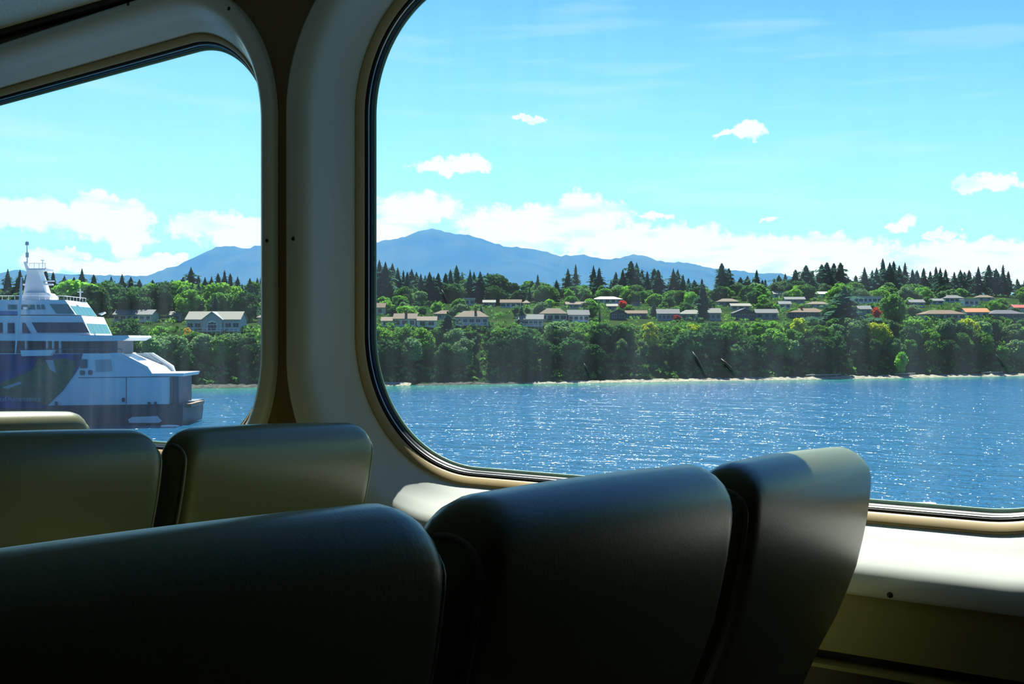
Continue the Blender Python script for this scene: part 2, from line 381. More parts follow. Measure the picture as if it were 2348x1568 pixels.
    for (px, py, rx, ry) in blobs:
        a = math.atan((px - CX) / FPX); a0 = math.degrees(a); e0 = math.degrees(math.atan((HY - py) / FPX * math.cos(a)))
        sx = FPX / (rx * 57.2958) / (math.cos(a) ** 2) ; sy = FPX / (ry * 57.2958) 
        v = N.new('ShaderNodeVectorMath'); v.operation = 'MULTIPLY_ADD'; L.new(wv.outputs[0], v.inputs[0])
        v.inputs[1].default_value = (sx, sy, 0); v.inputs[2].default_value = (-a0 * sx, -e0 * sy, 0)
        ln = N.new('ShaderNodeVectorMath'); ln.operation = 'LENGTH'; L.new(v.outputs[0], ln.inputs[0]); d = ln.outputs['Value']
        best = d if best is None else math_('MINIMUM', best, d)
    best = math_('MULTIPLY', best, best)
    n3 = noise(cv.outputs[0], 1.6, 5, .65)
    den = math_('ADD', math_('SUBTRACT', 1.0, best), math_('MULTIPLY', math_('SUBTRACT', n3, .5), 1.5))
    mr = N.new('ShaderNodeMapRange'); mr.interpolation_type = 'SMOOTHSTEP'; mr.inputs[1].default_value = -.12; mr.inputs[2].default_value = .55; mr.inputs[4].default_value = .96; L.new(den, mr.inputs[0])
    mp2 = N.new('ShaderNodeMapping'); mp2.inputs['Scale'].default_value = (.35, 1.1, 1); mp2.inputs['Location'].default_value = (5, 3, 0); L.new(cv.outputs[0], mp2.inputs[0])
    n4 = noise(mp2.outputs[0], .9, 3, .5)
    g = N.new('ShaderNodeMapRange'); g.inputs[1].default_value = .54; g.inputs[2].default_value = .72; g.inputs[4].default_value = .75; L.new(n4, g.inputs[0])
    cc = mix(g.outputs[0], (1.05, 1.07, 1.06), (.60, .78, .88))
    fin = mix(mr.outputs[0], base, cc)
    # the part of the world below the horizon is plain dark sea haze
    bl = math_('LESS_THAN', eld, -.3); fin = mix(bl, fin, (.05, .12, .2))
    bg = N.new('ShaderNodeBackground'); bg.inputs[1].default_value = 1.0; L.new(fin, bg.inputs[0])
    o = N.new('ShaderNodeOutputWorld'); L.new(bg.outputs[0], o.inputs[0])
    w.cycles.sampling_method = 'MANUAL'; w.cycles.sample_map_resolution = 512
sky()

# ================================================================== OUTDOORS
def interp(x, xs, ys):
    return float(np.interp(x, xs, ys))
SH_R = [-400, -163, -103, -45, 19, 86, 206, 285, 420]; SH_Q = [250, 326, 343, 363, 385, 410, 460, 496, 560]
def qs(r): return interp(r, SH_R, SH_Q)
def hnoise(x, y): return math.sin(x * .13 + y * .07) * .5 + math.sin(x * .041 - y * .11 + 2) * .5
ZT_R = [-163, -100, -20, 90, 200, 260]; ZT = [18, 18, 20.3, 20.3, 24.5, 25]
def ground(r, q):
    d = (q - qs(r)) * .94
    if d < 0: return -.06 * -d * 3 - .05
    if d < 5: return d * .22
    zt = interp(r, ZT_R, ZT)
    if d < 38:
        t = (d - 5) / 33; t = t * (1.15 - .15 * t); return 1.1 + (zt - 1.1) * t + hnoise(r, q) * .5 * math.sin(math.pi * min(1, t))
    z = zt + .10 * (min(d, 300) - 38)
    if d > 300: z -= .05 * (d - 300)
    return z + hnoise(r, q) * .35
def ray_ground(px, py, q0=None):
    k = (px - CX) / FPX; q = q0 or 300.0
    while q < 1200:
        r = k * q
        if q > qs(r) + 3 and ground(r, q) >= EYE + (HY - py) / FPX * q: return q
        q += 1.0
    return None
rs = list(range(-320, 440, 8)); ds = [-30, -8, 0, 2.5, 5, 9, 14, 19, 24, 29, 34, 38, 42, 50, 60, 75, 90, 110, 130, 150, 175, 200, 230, 260, 290, 310, 350, 420, 520]
V = []; F = []
for r in rs:
    for d in ds: q = qs(r) + d / .94; V.append(out(r, q, ground(r, q)))
n = len(ds)
for i in range(len(rs) - 1):
    for j in range(n - 1): F.append((i * n + j, (i + 1) * n + j, (i + 1) * n + j + 1, i * n + j + 1))
M['ground'] = pbr('grassy_ground', (.014, .036, .010), .95, noise=(.06, .9, (.032, .055, .018)), spec=0)
o = link('hillside', V, F, M['ground'], smooth=True); tag(o, 'green bluff and gently rising hillside above the shore', None, kind='structure')
# pebble beach: a thin heap of stones along the waterline with a ragged upper edge
M['beach'] = pbr('pale_pebbles', (.40, .37, .29), .9, spec=0, noise=(.9, .85, (.16, .15, .12)), bump=(3, .8, .3))
M['darkrock'] = pbr('dark_shore_rock', (.05, .055, .05), .9, spec=0, noise=(.8, .8, (.12, .12, .10)), bump=(2, .8, .3))
def beach(name, r0, r1, mat, w0, w1, hz, label):
    V = []; F = []; r = r0; i = 0; rnd = random.Random(int(r0))
    while r <= r1:
        e = math.sin(math.pi * (r - r0) / (r1 - r0)) ** .3
        w = (w0 + (w1 - w0) * rnd.random()) * e; jz = hz * e * (0.7 + .6 * rnd.random())
        for t, z in ((-1.2, -.6), (0, .12), (.45, jz * .6), (.8, jz), (1.0, jz * .9 + .2)):
            dd = (t if t < 0 else t * w) - 3.0; q = qs(r) + dd; zz = max(z, ground(r, q) + .12 if t > 0 else z)
            V.append(out(r + rnd.uniform(-.3, .3), q, zz))
        r += 1.2; i += 1
    for a in range(i - 1):
        for b in range(4): F.append((a * 5 + b, (a + 1) * 5 + b, (a + 1) * 5 + b + 1, a * 5 + b + 1))
    o = link(name, V, F, mat); tag(o, label, None, kind='structure')
beach('beach', 2, 262, M['beach'], 3.5, 7.5, .9, 'pale strip of pebble beach under the wooded bluff')
beach('beach_left', -47, -33, M['beach'], 5.0, 7.0, .9, 'short pale gravel spit at the foot of the bluff')
beach('shore_rocks', -170, -48, M['darkrock'], 2.5, 6, .9, 'dark rocky shoreline beyond the ferry bow')
beach('shore_rocks_mid', -32, 6, M['darkrock'], 2.0, 4, .7, 'dark rocky shoreline below the leafy bluff')

# ---- water
def water_mat():
    m, N, L = new_mat('sea_water')
    o = N.new('ShaderNodeOutputMaterial'); b = N.new('ShaderNodeBsdfPrincipled'); L.new(b.outputs[0], o.inputs[0])
    b.inputs['Roughness'].default_value = .12; b.inputs['IOR'].default_value = 1.33
    b.inputs['Specular IOR Level'].default_value = .5
    tc = N.new('ShaderNodeTexCoord'); geo = N.new('ShaderNodeNewGeometry')
    # green by shore distance: shallow water, with the trees' reflection put into the colour
    sh_n = Vector((-.375, .927, 0)); a = out(-45, 363); nn = (RV * -.375 + QV * .927)
    dt = N.new('ShaderNodeVectorMath'); dt.operation = 'DOT_PRODUCT'; L.new(geo.outputs['Position'], dt.inputs[0]); dt.inputs[1].default_value = nn
    n0 = N.new('ShaderNodeTexNoise'); n0.inputs['Scale'].default_value = .03; n0.inputs['Detail'].default_value = 2; L.new(geo.outputs['Position'], n0.inputs['Vector'])
    ad = N.new('ShaderNodeMath'); ad.operation = 'MULTIPLY_ADD'; L.new(n0.outputs['Fac'], ad.inputs[0]); ad.inputs[1].default_value = 60; L.new(dt.outputs['Value'], ad.inputs[2])
    mr = N.new('ShaderNodeMapRange'); k = a.dot(nn) + 30; mr.inputs[1].default_value = k - 50; mr.inputs[2].default_value = k - 5; L.new(ad.outputs[0], mr.inputs[0])
    mx = N.new('ShaderNodeMix'); mx.data_type = 'RGBA'; mx.inputs[6].default_value = (.006, .085, .19, 1); mx.inputs[7].default_value = (.012, .17, .13, 1)
    L.new(mr.outputs[0], mx.inputs[0]); L.new(mx.outputs[2], b.inputs['Base Color'])
    hs = None
    for sc, st, wt in ((.10, (.5, 1.0, 1), 1.0), (.34, (.55, 1.0, 1), .6), (1.0, (.6, 1.0, 1), .28), (3.2, (.8, 1, 1), .06)):
        mp = N.new('ShaderNodeMapping'); mp.inputs['Rotation'].default_value = (0, 0, -YAW); mp.inputs['Scale'].default_value = st
        L.new(geo.outputs['Position'], mp.inputs[0])
        n = N.new('ShaderNodeTexNoise'); n.noise_dimensions = '2D'; n.inputs['Scale'].default_value = sc; n.inputs['Detail'].default_value = 2; n.inputs['Roughness'].default_value = .6; L.new(mp.outputs[0], n.inputs['Vector'])
        mm = N.new('ShaderNodeMath'); mm.operation = 'MULTIPLY'; L.new(n.outputs['Fac'], mm.inputs[0]); mm.inputs[1].default_value = wt
        if hs is None: hs = mm
        else:
            a2 = N.new('ShaderNodeMath'); a2.operation = 'ADD'; L.new(hs.outputs[0], a2.inputs[0]); L.new(mm.outputs[0], a2.inputs[1]); hs = a2
    bp = N.new('ShaderNodeBump'); bp.inputs['Strength'].default_value = 1.0; bp.inputs['Distance'].default_value = 1.0
    L.new(hs.outputs[0], bp.inputs['Height'])
    # scattered steep wavelets: here and there a small flat facet tilts far enough to mirror the sun
    vo = N.new('ShaderNodeTexVoronoi'); vo.voronoi_dimensions = '2D'; vo.inputs['Scale'].default_value = 2.3
    mp = N.new('ShaderNodeMapping'); mp.inputs['Rotation'].default_value = (0, 0, -YAW); mp.inputs['Scale'].default_value = (1, .45, 1); L.new(geo.outputs['Position'], mp.inputs[0]); L.new(mp.outputs[0], vo.inputs['Vector'])
    sx = N.new('ShaderNodeSeparateColor'); L.new(vo.outputs['Color'], sx.inputs[0])
    def mt(op, a, b_=0.0):
        n = N.new('ShaderNodeMath'); n.operation = op
        for i, x in enumerate((a, b_)):
            if isinstance(x, (int, float)): n.inputs[i].default_value = x
            else: L.new(x, n.inputs[i])
        return n.outputs[0]
    ang = mt('MULTIPLY', sx.outputs[0], 6.2832); rad = mt('MULTIPLY', mt('MULTIPLY', sx.outputs[1], .55), mt('MULTIPLY', mt('GREATER_THAN', sx.outputs[2], .60), mt('LESS_THAN', vo.outputs['Distance'], .34)))
    cb = N.new('ShaderNodeCombineXYZ'); L.new(mt('MULTIPLY', mt('COSINE', ang), rad), cb.inputs[0]); L.new(mt('MULTIPLY', mt('SINE', ang), rad), cb.inputs[1])
    va = N.new('ShaderNodeVectorMath'); L.new(bp.outputs[0], va.inputs[0]); L.new(cb.outputs[0], va.inputs[1]); vn = N.new('ShaderNodeVectorMath'); vn.operation = 'NORMALIZE'; L.new(va.outputs[0], vn.inputs[0])
    L.new(vn.outputs[0], b.inputs['Normal'])
    return m
M['water'] = water_mat()
V = [out(-2500, -400), out(2500, -400), out(2500, 900), out(-2500, 900)]
o = link('water', V, [(0, 1, 2, 3)], M['water']); tag(o, 'rippled blue sea with sun glitter', None, kind='structure')

# ---- mountain
PR = [(-600, 655), (-200, 640), (60, 634), (140, 632), (250, 631), (340, 633), (360, 629), (385, 620), (410, 610), (440, 600), (470, 589), (500, 582), (530, 579), (560, 575), (585, 570), (620, 562), (700, 556), (780, 560), (860, 559), (890, 550), (930, 544), (970, 540), (1010, 537), (1050, 536), (1080, 540), (1105, 548), (1135, 558), (1160, 566), (1190, 567), (1240, 574), (1280, 586), (1310, 592), (1335, 589), (1370, 593), (1410, 598), (1450, 596), (1500, 597), (1540, 602), (1570, 601), (1600, 608), (1630, 615), (1660, 617), (1700, 621), (1740, 628), (1775, 638), (1850, 655), (2000, 672), (2600, 700), (3200, 720)]
V = []; F = []; QM = 6000.0; rows = [(3600, 0), (4000, .12), (4400, .28), (4800, .48), (5200, .68), (5600, .86), (5850, .96), (6000, 1), (6300, .9), (6900, .5), (7500, .1)]
pxs = np.linspace(-600, 3200, 380); pys = np.interp(pxs, [p[0] for p in PR], [p[1] for p in PR])
for i, (px, py) in enumerate(zip(pxs, pys)):
    R6 = (px - CX) / FPX * QM; H = EYE + (HY - py) / FPX * QM + 2.5 * math.sin(i * 2.9) + 2 * math.sin(i * 1.7 + 1)
    for q, f in rows:
        nz = 0 if f in (0, 1) else 26 * math.sin(R6 * .006 + q * .004) + 16 * math.sin(R6 * .017 - q * .006)
        V.append(out(R6, q, H * f + nz * (1 if q < 5900 else 0)))
n = len(rows)
for i in range(len(pxs) - 1):
    for j in range(n - 1): F.append((i * n + j, (i + 1) * n + j, (i + 1) * n + j + 1, i * n + j + 1))
M['forest'] = pbr('distant_forest', (.022, .050, .030), .95, spec=0, noise=(.004, .8, (.05, .075, .035)))
o = link('mountain', V, F, M['forest'], smooth=True); tag(o, 'long forested mountain ridge seen blue through haze', None, kind='structure')
# humid air between the hills and the mountain
m, N, L = new_mat('blue_air'); oo = N.new('ShaderNodeOutputMaterial'); vs = N.new('ShaderNodeVolumeScatter')
vs.inputs['Color'].default_value = (.07, .30, 1.0, 1); vs.inputs['Anisotropy'].default_value = .45; vs.inputs['Density'].default_value = .00027; L.new(vs.outputs[0], oo.inputs['Volume'])
mb = MB(); c = [out(-9000, 1400, -20), out(9000, 1400, -20), out(9000, 3500, -20), out(-9000, 3500, -20)]
mb.prism([(p.x, p.y, 560) for p in c], [(p.x, p.y, -20) for p in c]); o = mb.build('mountain_haze', m); tag(o, 'blue summer haze in front of the mountain', None, kind='structure')
m.cycles.homogeneous_volume = True if hasattr(m.cycles, 'homogeneous_volume') else None

# ---- trees
def leaf_mat(name, c1, c2, tr=.40):
    m, N, L = new_mat(name)
    o = N.new('ShaderNodeOutputMaterial'); d = N.new('ShaderNodeBsdfDiffuse'); t = N.new('ShaderNodeBsdfTranslucent'); g = N.new('ShaderNodeMixShader'); g.inputs[0].default_value = tr
    oi = N.new('ShaderNodeObjectInfo'); geo = N.new('ShaderNodeNewGeometry')
    n = N.new('ShaderNodeTexNoise'); n.inputs['Scale'].default_value = .35; n.inputs['Detail'].default_value = 2; L.new(geo.outputs['Position'], n.inputs['Vector'])
    r1 = N.new('ShaderNodeMapRange'); r1.inputs[1].default_value = .35; r1.inputs[2].default_value = .65; L.new(n.outputs['Fac'], r1.inputs[0])
    mx = N.new('ShaderNodeMix'); mx.data_type = 'RGBA'; mx.inputs[6].default_value = (*c1, 1); mx.inputs[7].default_value = (*c2, 1); L.new(r1.outputs[0], mx.inputs[0])
    hs = N.new('ShaderNodeHueSaturation'); L.new(mx.outputs[2], hs.inputs['Color'])
    r2 = N.new('ShaderNodeMapRange'); r2.inputs[3].default_value = .7; r2.inputs[4].default_value = 1.35; L.new(oi.outputs['Random'], r2.inputs[0]); L.new(r2.outputs[0], hs.inputs['Value'])
    for b in (d, t): L.new(hs.outputs[0], b.inputs['Color'])
    L.new(d.outputs[0], g.inputs[1]); L.new(t.outputs[0], g.inputs[2]); L.new(g.outputs[0], o.inputs[0]); return m
LM = {'mid green': leaf_mat('leaf_mid_green', (0.070, 0.186, 0.034), (0.132, 0.295, 0.054)),
      'dark green': leaf_mat('leaf_dark_green', (0.034, 0.101, 0.034), (0.070, 0.171, 0.050)),
      'bright green': leaf_mat('leaf_bright_green', (0.139, 0.341, 0.046), (0.232, 0.465, 0.062)),
      'yellow-green': leaf_mat('leaf_yellow_green', (0.310, 0.419, 0.031), (0.527, 0.558, 0.046)),
      'greyish green': leaf_mat('leaf_greyish_green', (0.109, 0.217, 0.085), (0.186, 0.310, 0.124)),
      'red': leaf_mat('leaf_red', (0.465, 0.031, 0.031), (0.600, 0.093, 0.046)),
      'orange-yellow': leaf_mat('leaf_orange', (0.600, 0.403, 0.046), (0.600, 0.527, 0.078)),
      'bluish green': leaf_mat('needle_bluish_green', (.034, .092, .070), (.062, .150, .100),  .3),
      'blackish green': leaf_mat('needle_blackish_green', (.034, .092, .066), (.060, .145, .088), .35)}
M['bark'] = pbr('tree_bark', (.11, .09, .07), .9)
M['palebark'] = pbr('pale_bark', (.35, .33, .28), .9)
def mesh_np(name, V, Fq):
    me = bpy.data.meshes.new(name); V = np.asarray(V, dtype=np.float32); Fq = np.asarray(Fq, dtype=np.int32); k = Fq.shape[1]
    me.vertices.add(len(V)); me.vertices.foreach_set('co', V.ravel())
    me.loops.add(Fq.size); me.loops.foreach_set('vertex_index', Fq.ravel())
    me.polygons.add(len(Fq)); me.polygons.foreach_set('loop_start', np.arange(0, Fq.size, k, dtype=np.int32)); me.polygons.foreach_set('loop_total', np.full(len(Fq), k, dtype=np.int32))
    me.update(calc_edges=True); return me
def cards(P, Nrm, size, rng, asp=1.0):
    n = len(P); a = rng.normal(size=(n, 3)); u = np.cross(Nrm, a); u /= np.linalg.norm(u, axis=1)[:, None] + 1e-9; w = np.cross(Nrm, u)
    s = size * (.6 + .8 * rng.rand(n))[:, None]; u = u * s; w = w * s * asp
    V = np.stack([P - u - w * .6, P + u * .8 - w, P + u + w * .7, P - u * .7 + w], 1).reshape(-1, 3)
    return V, np.arange(4 * n).reshape(n, 4)
def leafy_mesh(name, seed, W, H, nl, z0=.18, ncard=2300, flat=1.0):
    """crown of height 10 m nominal: lobes covered with leaf sprays; W width, H height"""
    rng = np.random.RandomState(seed); lob = []
    for i in range(nl):
        t = rng.rand(); z = z0 * H + (H - z0 * H) * (.12 + .78 * t)
        rr = W / 2 * math.sin(math.pi * min(.98, max(.12, .12 + .86 * (1 - t) ** flat))) ** .8 * .72 * rng.rand() ** .5
        a = rng.rand() * 2 * math.pi; rad = W * (.17 + .12 * rng.rand()) * (1.1 - .35 * t)
        lob.append((rr * math.cos(a), rr * math.sin(a), z, rad))
    lob.append((0, 0, H * .92 - W * .14, W * .18)); lob = np.array(lob)
    k = rng.choice(len(lob), ncard, p=(lob[:, 3] ** 2) / (lob[:, 3] ** 2).sum()); d = rng.normal(size=(ncard, 3)); d[:, 2] = d[:, 2] * .9 + .15
    d /= np.linalg.norm(d, axis=1)[:, None]; P = lob[k, :3] + d * (lob[k, 3] * (.78 + .34 * rng.rand(ncard)))[:, None] * np.array([1, 1, .85])
    Nn = d + rng.normal(size=(ncard, 3)) * .55; Nn /= np.linalg.norm(Nn, axis=1)[:, None]
    V, Fq = cards(P, Nn, .27 * W / 9, rng)
    # inner mass of each lobe (a rough low sphere)
    Vs = [V]; Fs = [Fq]; off = len(V); R_, S_ = 5, 8
    for (x, y, z, r) in lob:
        vv = []
        for a in range(R_ + 1):
            for b in range(S_):
                th = math.pi * a / R_; ph = 2 * math.pi * b / S_; q = r * .8 * (.85 + .3 * rng.rand()); vv.append((x + q * math.sin(th) * math.cos(ph), y + q * math.sin(th) * math.sin(ph), z + q * .85 * math.cos(th)))
        ff = [(a * S_ + b, a * S_ + (b + 1) % S_, (a + 1) * S_ + (b + 1) % S_, (a + 1) * S_ + b) for a in range(R_) for b in range(S_)]
        Vs.append(np.array(vv)); Fs.append(np.array(ff) + off); off += len(vv)
    return mesh_np(name, np.concatenate(Vs), np.concatenate(Fs))
def conifer_mesh(name, seed, W, H, z0=.10, tiers=26, ragged=.42, power=.80, gap=0.0):
    rng = np.random.RandomState(seed); V = []; Fq = []
    for k in range(tiers):
        t = (k + .3) / tiers; z = H * (z0 + (1 - z0) * t); env = (1 - t) ** power * min(1, .45 + t * 3.2) * (.72 + .5 * rng.rand()); nb = max(5, int(13 * env) + 3)
        if rng.rand() < gap: continue
        for b in range(nb):
            a = 2 * math.pi * (b + rng.rand()) / nb; L_ = max(.12, W / 2 * env * (1 - ragged + 1.6 * ragged * rng.rand()) * (1.35 if rng.rand() < .15 else 1) * (1 + .22 * math.sin(2 * a + seed + k * .5))); c, s_ = math.cos(a), math.sin(a)
            droop = L_ * (.10 + .35 * rng.rand()); zz = z + rng.normal() * H * .008; wd = L_ * .24 + .10
            for sub in range(4):
                f0 = sub / 4.3; f1 = f0 + .42; ww = wd * (1.15 - f0 * .8) * (.7 + .6 * rng.rand()); tz = rng.normal() * .12 * L_
                p0 = (c * L_ * f0, s_ * L_ * f0, zz - droop * f0 ** 1.5 + .03 * H * (1 - f0) * .3); p1 = (c * L_ * f1 * .8 - s_ * ww, s_ * L_ * f1 * .8 + c * ww, zz - droop * f1 ** 1.5 - .25 * ww + tz)
                p2 = (c * L_ * min(1.05, f1), s_ * L_ * min(1.05, f1), zz - droop * f1 ** 1.5 - .05 * L_); p3 = (c * L_ * f1 * .8 + s_ * ww, s_ * L_ * f1 * .8 - c * ww, zz - droop * f1 ** 1.5 - .25 * ww - tz)
                i = len(V); V += [p0, p1, p2, p3]; Fq.append((i, i + 1, i + 2, i + 3))
    i = len(V)   # dense inner mass
    S_ = 8
    for k in range(9):
        t = k / 8; rr = W / 2 * .5 * (1 - t) ** power * min(1, .4 + 3 * t) * (.85 + .3 * rng.rand()) + .03
        for b in range(S_): a = 2 * math.pi * b / S_; q = rr * (.75 + .5 * rng.rand()); V.append((q * math.cos(a), q * math.sin(a), H * (z0 + (1 - z0) * t)))
    Fq += [(i + k * S_ + b, i + k * S_ + (b + 1) % S_, i + (k + 1) * S_ + (b + 1) % S_, i + (k + 1) * S_ + b) for k in range(8) for b in range(S_)]
    return mesh_np(name, V, Fq)
LEAFY = {'rounded': [leafy_mesh('crown_round_a', 1, 9, 10, 15), leafy_mesh('crown_round_b', 2, 9.5, 10, 18), leafy_mesh('crown_round_c', 3, 8.5, 10, 13)],
         'broad': [leafy_mesh('crown_broad_a', 4, 12, 10, 20, flat=.8), leafy_mesh('crown_broad_b', 5, 11.5, 10, 18, flat=.8)],
         'tall': [leafy_mesh('crown_tall_a', 6, 6.5, 12, 15, z0=.1), leafy_mesh('crown_tall_b', 8, 6, 12, 14, z0=.1)]}
CONI = {'pointed': [conifer_mesh('needles_a', 11, 5.6, 18), conifer_mesh('needles_b', 12, 6.2, 18, ragged=.35), conifer_mesh('needles_c', 13, 5.2, 18, tiers=22)],
        'round-topped': [conifer_mesh('needles_d', 14, 6.6, 18, power=.5, ragged=.4), conifer_mesh('needles_e', 15, 6.2, 18, power=.45, ragged=.4, tiers=20)],
        'ragged': [conifer_mesh('needles_f', 16, 6.4, 18, power=.7, ragged=.6, gap=.25), conifer_mesh('needles_g', 17, 5.6, 18, power=.75, ragged=.55, gap=.2)]}
def trunk_mesh(name, h, r):
    mb = MB(); mb.tube([(0, 0, -1.5), (.05, 0, h * .3), (-.06, .05, h * .6), (0, 0, h * .93)], [r, r * .8, r * .6, r * .2], 7)
    me = bpy.data.meshes.new(name); me.from_pydata(mb.v, [], mb.f); me.materials.append(M['bark']); me.update(); return me
TR_L = trunk_mesh('leafy_trunk', 9, .22); TR_C = trunk_mesh('conifer_trunk', 17.5, .26)
for grp_ in (LEAFY, CONI):
    for l in grp_.values():
        for me in l: me.materials.append(LM['mid green'])
ZONES = [(-1e9, 120, 'behind the ferry mast'), (120, 260, 'behind the ferry bridge'), (260, 345, 'above the ferry bow'), (345, 425, 'right above the ferry bow'), (425, 500, 'by the blue gabled house, left half'), (500, 615, 'by the blue gabled house, right half'),
         (615, 860, 'beyond the pillar between windows'), (860, 905, "at the right window's left edge"), (905, 985, 'by the white two-storey house'), (985, 1060, 'by the tan hip-roofed house'), (1060, 1140, 'right of the tan hip-roofed house'), (1140, 1220, "under the mountain's right shoulder"), (1220, 1300, 'by the white-trimmed bungalow'),
         (1300, 1380, 'by the white porch posts'), (1380, 1480, 'by the small red maple'), (1480, 1560, 'left of the tall pine'), (1560, 1640, 'by the tall dark pine'), (1640, 1720, 'by the dark gabled house'), (1720, 1800, 'right of the dark gabled house'), (1800, 1890, 'by the brown-roofed long house'), (1890, 1980, 'by the wide dark conifer'),
         (1980, 2050, 'by the red maple on the right'), (2050, 2120, 'by the umbrella-shaped tree'), (2120, 2200, 'left of the orange roof'), (2200, 2270, 'by the orange roof'), (2270, 1e9, "at the right window's right edge")]
def zone(px):
    for a, b, t in ZONES:
        if a <= px < b: return t
def px_of(r, q): return CX + FPX * r / q
LABELS = {}; LEAFERS = []
def add_tree(r, q, kind, shape, colour, h, wscale=1.0, where='', group=None, label=None, z=None, rng=random):
    label_in = label; fam = LEAFY if kind == 'leafy_tree' else CONI; me = rng.choice(fam[shape]); nom = 18.0 if kind != 'leafy_tree' else (12.0 if shape == 'tall' else 10.0)
    z = ground(r, q) if z is None else z
    root = empty(kind, out(r, q, z - .2), rng.random() * 6.28); k = h / nom; root.scale = (k * wscale, k * wscale, k)
    c = bpy.data.objects.new('crown', me); COL.objects.link(c); c.parent = root
    if kind != 'leafy_tree': c.name = 'needles'
    c.material_slots[0].link = 'OBJECT'; c.material_slots[0].material = LM[colour]
    t = bpy.data.objects.new('trunk', TR_L if kind == 'leafy_tree' else TR_C); COL.objects.link(t); t.parent = root
    if shape == 'tall': t.scale = (1, 1, 1.2)
    noun = 'tree' if kind == 'leafy_tree' else 'conifer'
    if label is None:
        base = '%s %s %s %s %s' % (shape, colour, noun, where, zone(px_of(r, q)))
        label = base
        if LABELS.get(label): label = ('small ' if h < 9.5 else 'big ') + base
        if len(label.split()) > 16: label = label.replace('small ', '').replace('big ', '')
    LABELS.setdefault(label, []).append(root)
    if kind == 'leafy_tree' and not label_in: LEAFERS.append((h / q * (.05 if 640 < px_of(r, q) < 830 or px_of(r, q) > 2400 else .3 if px_of(r, q) < 240 else 1), root, c, t, colour))
    tag(root, label, 'tree', group); return root
def skyline(px): return interp(px, [0, 140, 250, 350, 450, 560, 612, 860, 940, 1000, 1060, 1110, 1160, 1240, 1290, 1500, 2348], [640, 644, 648, 652, 648, 650, 650, 634, 636, 640, 640, 636, 648, 655, 660, 664, 664])
def canopy(px): return interp(px, [-50, 260, 300, 350, 400, 450, 550, 612, 860, 900, 960, 1030, 1100, 1200, 1300, 1400, 1500, 1600, 1700, 1800, 1900, 2000, 2100, 2200, 2348, 2500], [735, 738, 738, 742, 762, 768, 768, 755, 758, 757, 752, 750, 749, 750, 742, 746, 738, 738, 740, 733, 733, 738, 733, 735, 730, 730])
rnd = random.Random(21)
cols = ['mid green'] * 5 + ['dark green'] * 5 + ['bright green'] * 3 + ['greyish green'] * 3 + ['yellow-green']
# three staggered rows on the bluff
for row, (d0, hmin, hmax, where) in enumerate(((12, 8, 12, 'low on the bluff'), (18, 8, 12.5, 'halfway up the bluff'), (26, 7, 10.5, 'high on the bluff'), (37, 5, 8, 'on top of the bluff'))):
    r = -168 + row * 3
    while r < 268:
        rr = r + rnd.uniform(-1.8, 1.8); d = d0 + rnd.uniform(-3, 3); q = qs(rr) + d / .94; px = px_of(rr, q); z = ground(rr, q)
        ztop = EYE + (HY - canopy(px) + rnd.uniform(-6, 8)) / FPX * q; h = rnd.uniform(hmin, hmax)
        if row >= 2: h = max(5.0, ztop - z)
        h = min(h, ztop - z)
        shape = rnd.choice(['rounded', 'rounded', 'broad', 'tall']); 
        colr = rnd.choice(cols) if row else rnd.choice(['dark green', 'dark green', 'mid green', 'greyish green'])
        if h > 4: add_tree(rr, q, 'leafy_tree', shape, colr, h, rnd.uniform(1.0, 1.3) * (1.0 if h > 8 else 1.25), where, 'leafy trees on the bluff', rng=rnd)
        r += 9.0
# low growth in front of the bluff trees
V = []; Fq = []; rngu = np.random.RandomState(5); Ps = []; Ns = []
for i in range(3600):
    r = rngu.uniform(-172, 290); d = rngu.uniform(4, 42) if i % 3 else rngu.uniform(42, 240); q = qs(r) + d / .94; z = ground(r, q); c = out(r, q, z + .5); sz = rngu.uniform(.8, 1.9) if d < 42 else rngu.uniform(.6, 1.7)
    for k in range(9):
        dv = rngu.normal(size=3); dv[2] = abs(dv[2]); dv /= np.linalg.norm(dv); Ps.append((c.x + dv[0] * sz, c.y + dv[1] * sz, c.z + dv[2] * sz * .8)); dn = dv + rngu.normal(size=3) * .4; Ns.append(dn / np.linalg.norm(dn))
V, Fq = cards(np.array(Ps), np.array(Ns), .42, rngu); me = mesh_np('undergrowth', V, Fq); me.materials.append(LM['mid green'])
o = bpy.data.objects.new('undergrowth', me); COL.objects.link(o); tag(o, 'low green bushes covering the bluff and gardens', 'undergrowth', kind='stuff')

# ---- houses
def hmat(name, c, rough=.8): return pbr(name, c, rough, spec=.08)
HM = {'white': hmat('white_siding', (.72, .74, .74)), 'cream': hmat('cream_siding', (.62, .58, .46)), 'blue-grey': hmat('blue_grey_siding', (.30, .40, .46)), 'grey': hmat('grey_siding', (.34, .36, .38)), 'dark': hmat('dark_siding', (.10, .11, .12)),
      'pale green': hmat('pale_green_siding', (.42, .52, .48)), 'tan roof': hmat('tan_shingles', (.20, .16, .12)), 'grey roof': hmat('grey_shingles', (.19, .19, .19)), 'brown roof': hmat('brown_shingles', (.17, .12, .085)), 'pale roof': hmat('pale_shingles', (.27, .26, .22)),
      'dark roof': hmat('dark_shingles', (.11, .11, .13)), 'orange roof': hmat('orange_shingles', (.55, .22, .11)), 'white roof': hmat('white_membrane', (.55, .55, .52)), 'red roof': hmat('red_shingles', (.5, .10, .09)), 'brick': hmat('chimney_brick', (.28, .09, .06)), 'glass': pbr('house_glass', (.03, .05, .06), .12), 'trim': hmat('house_trim', (.78, .78, .76)), 'wood': hmat('deck_wood', (.33, .25, .17))}
HOUSE_Q = []
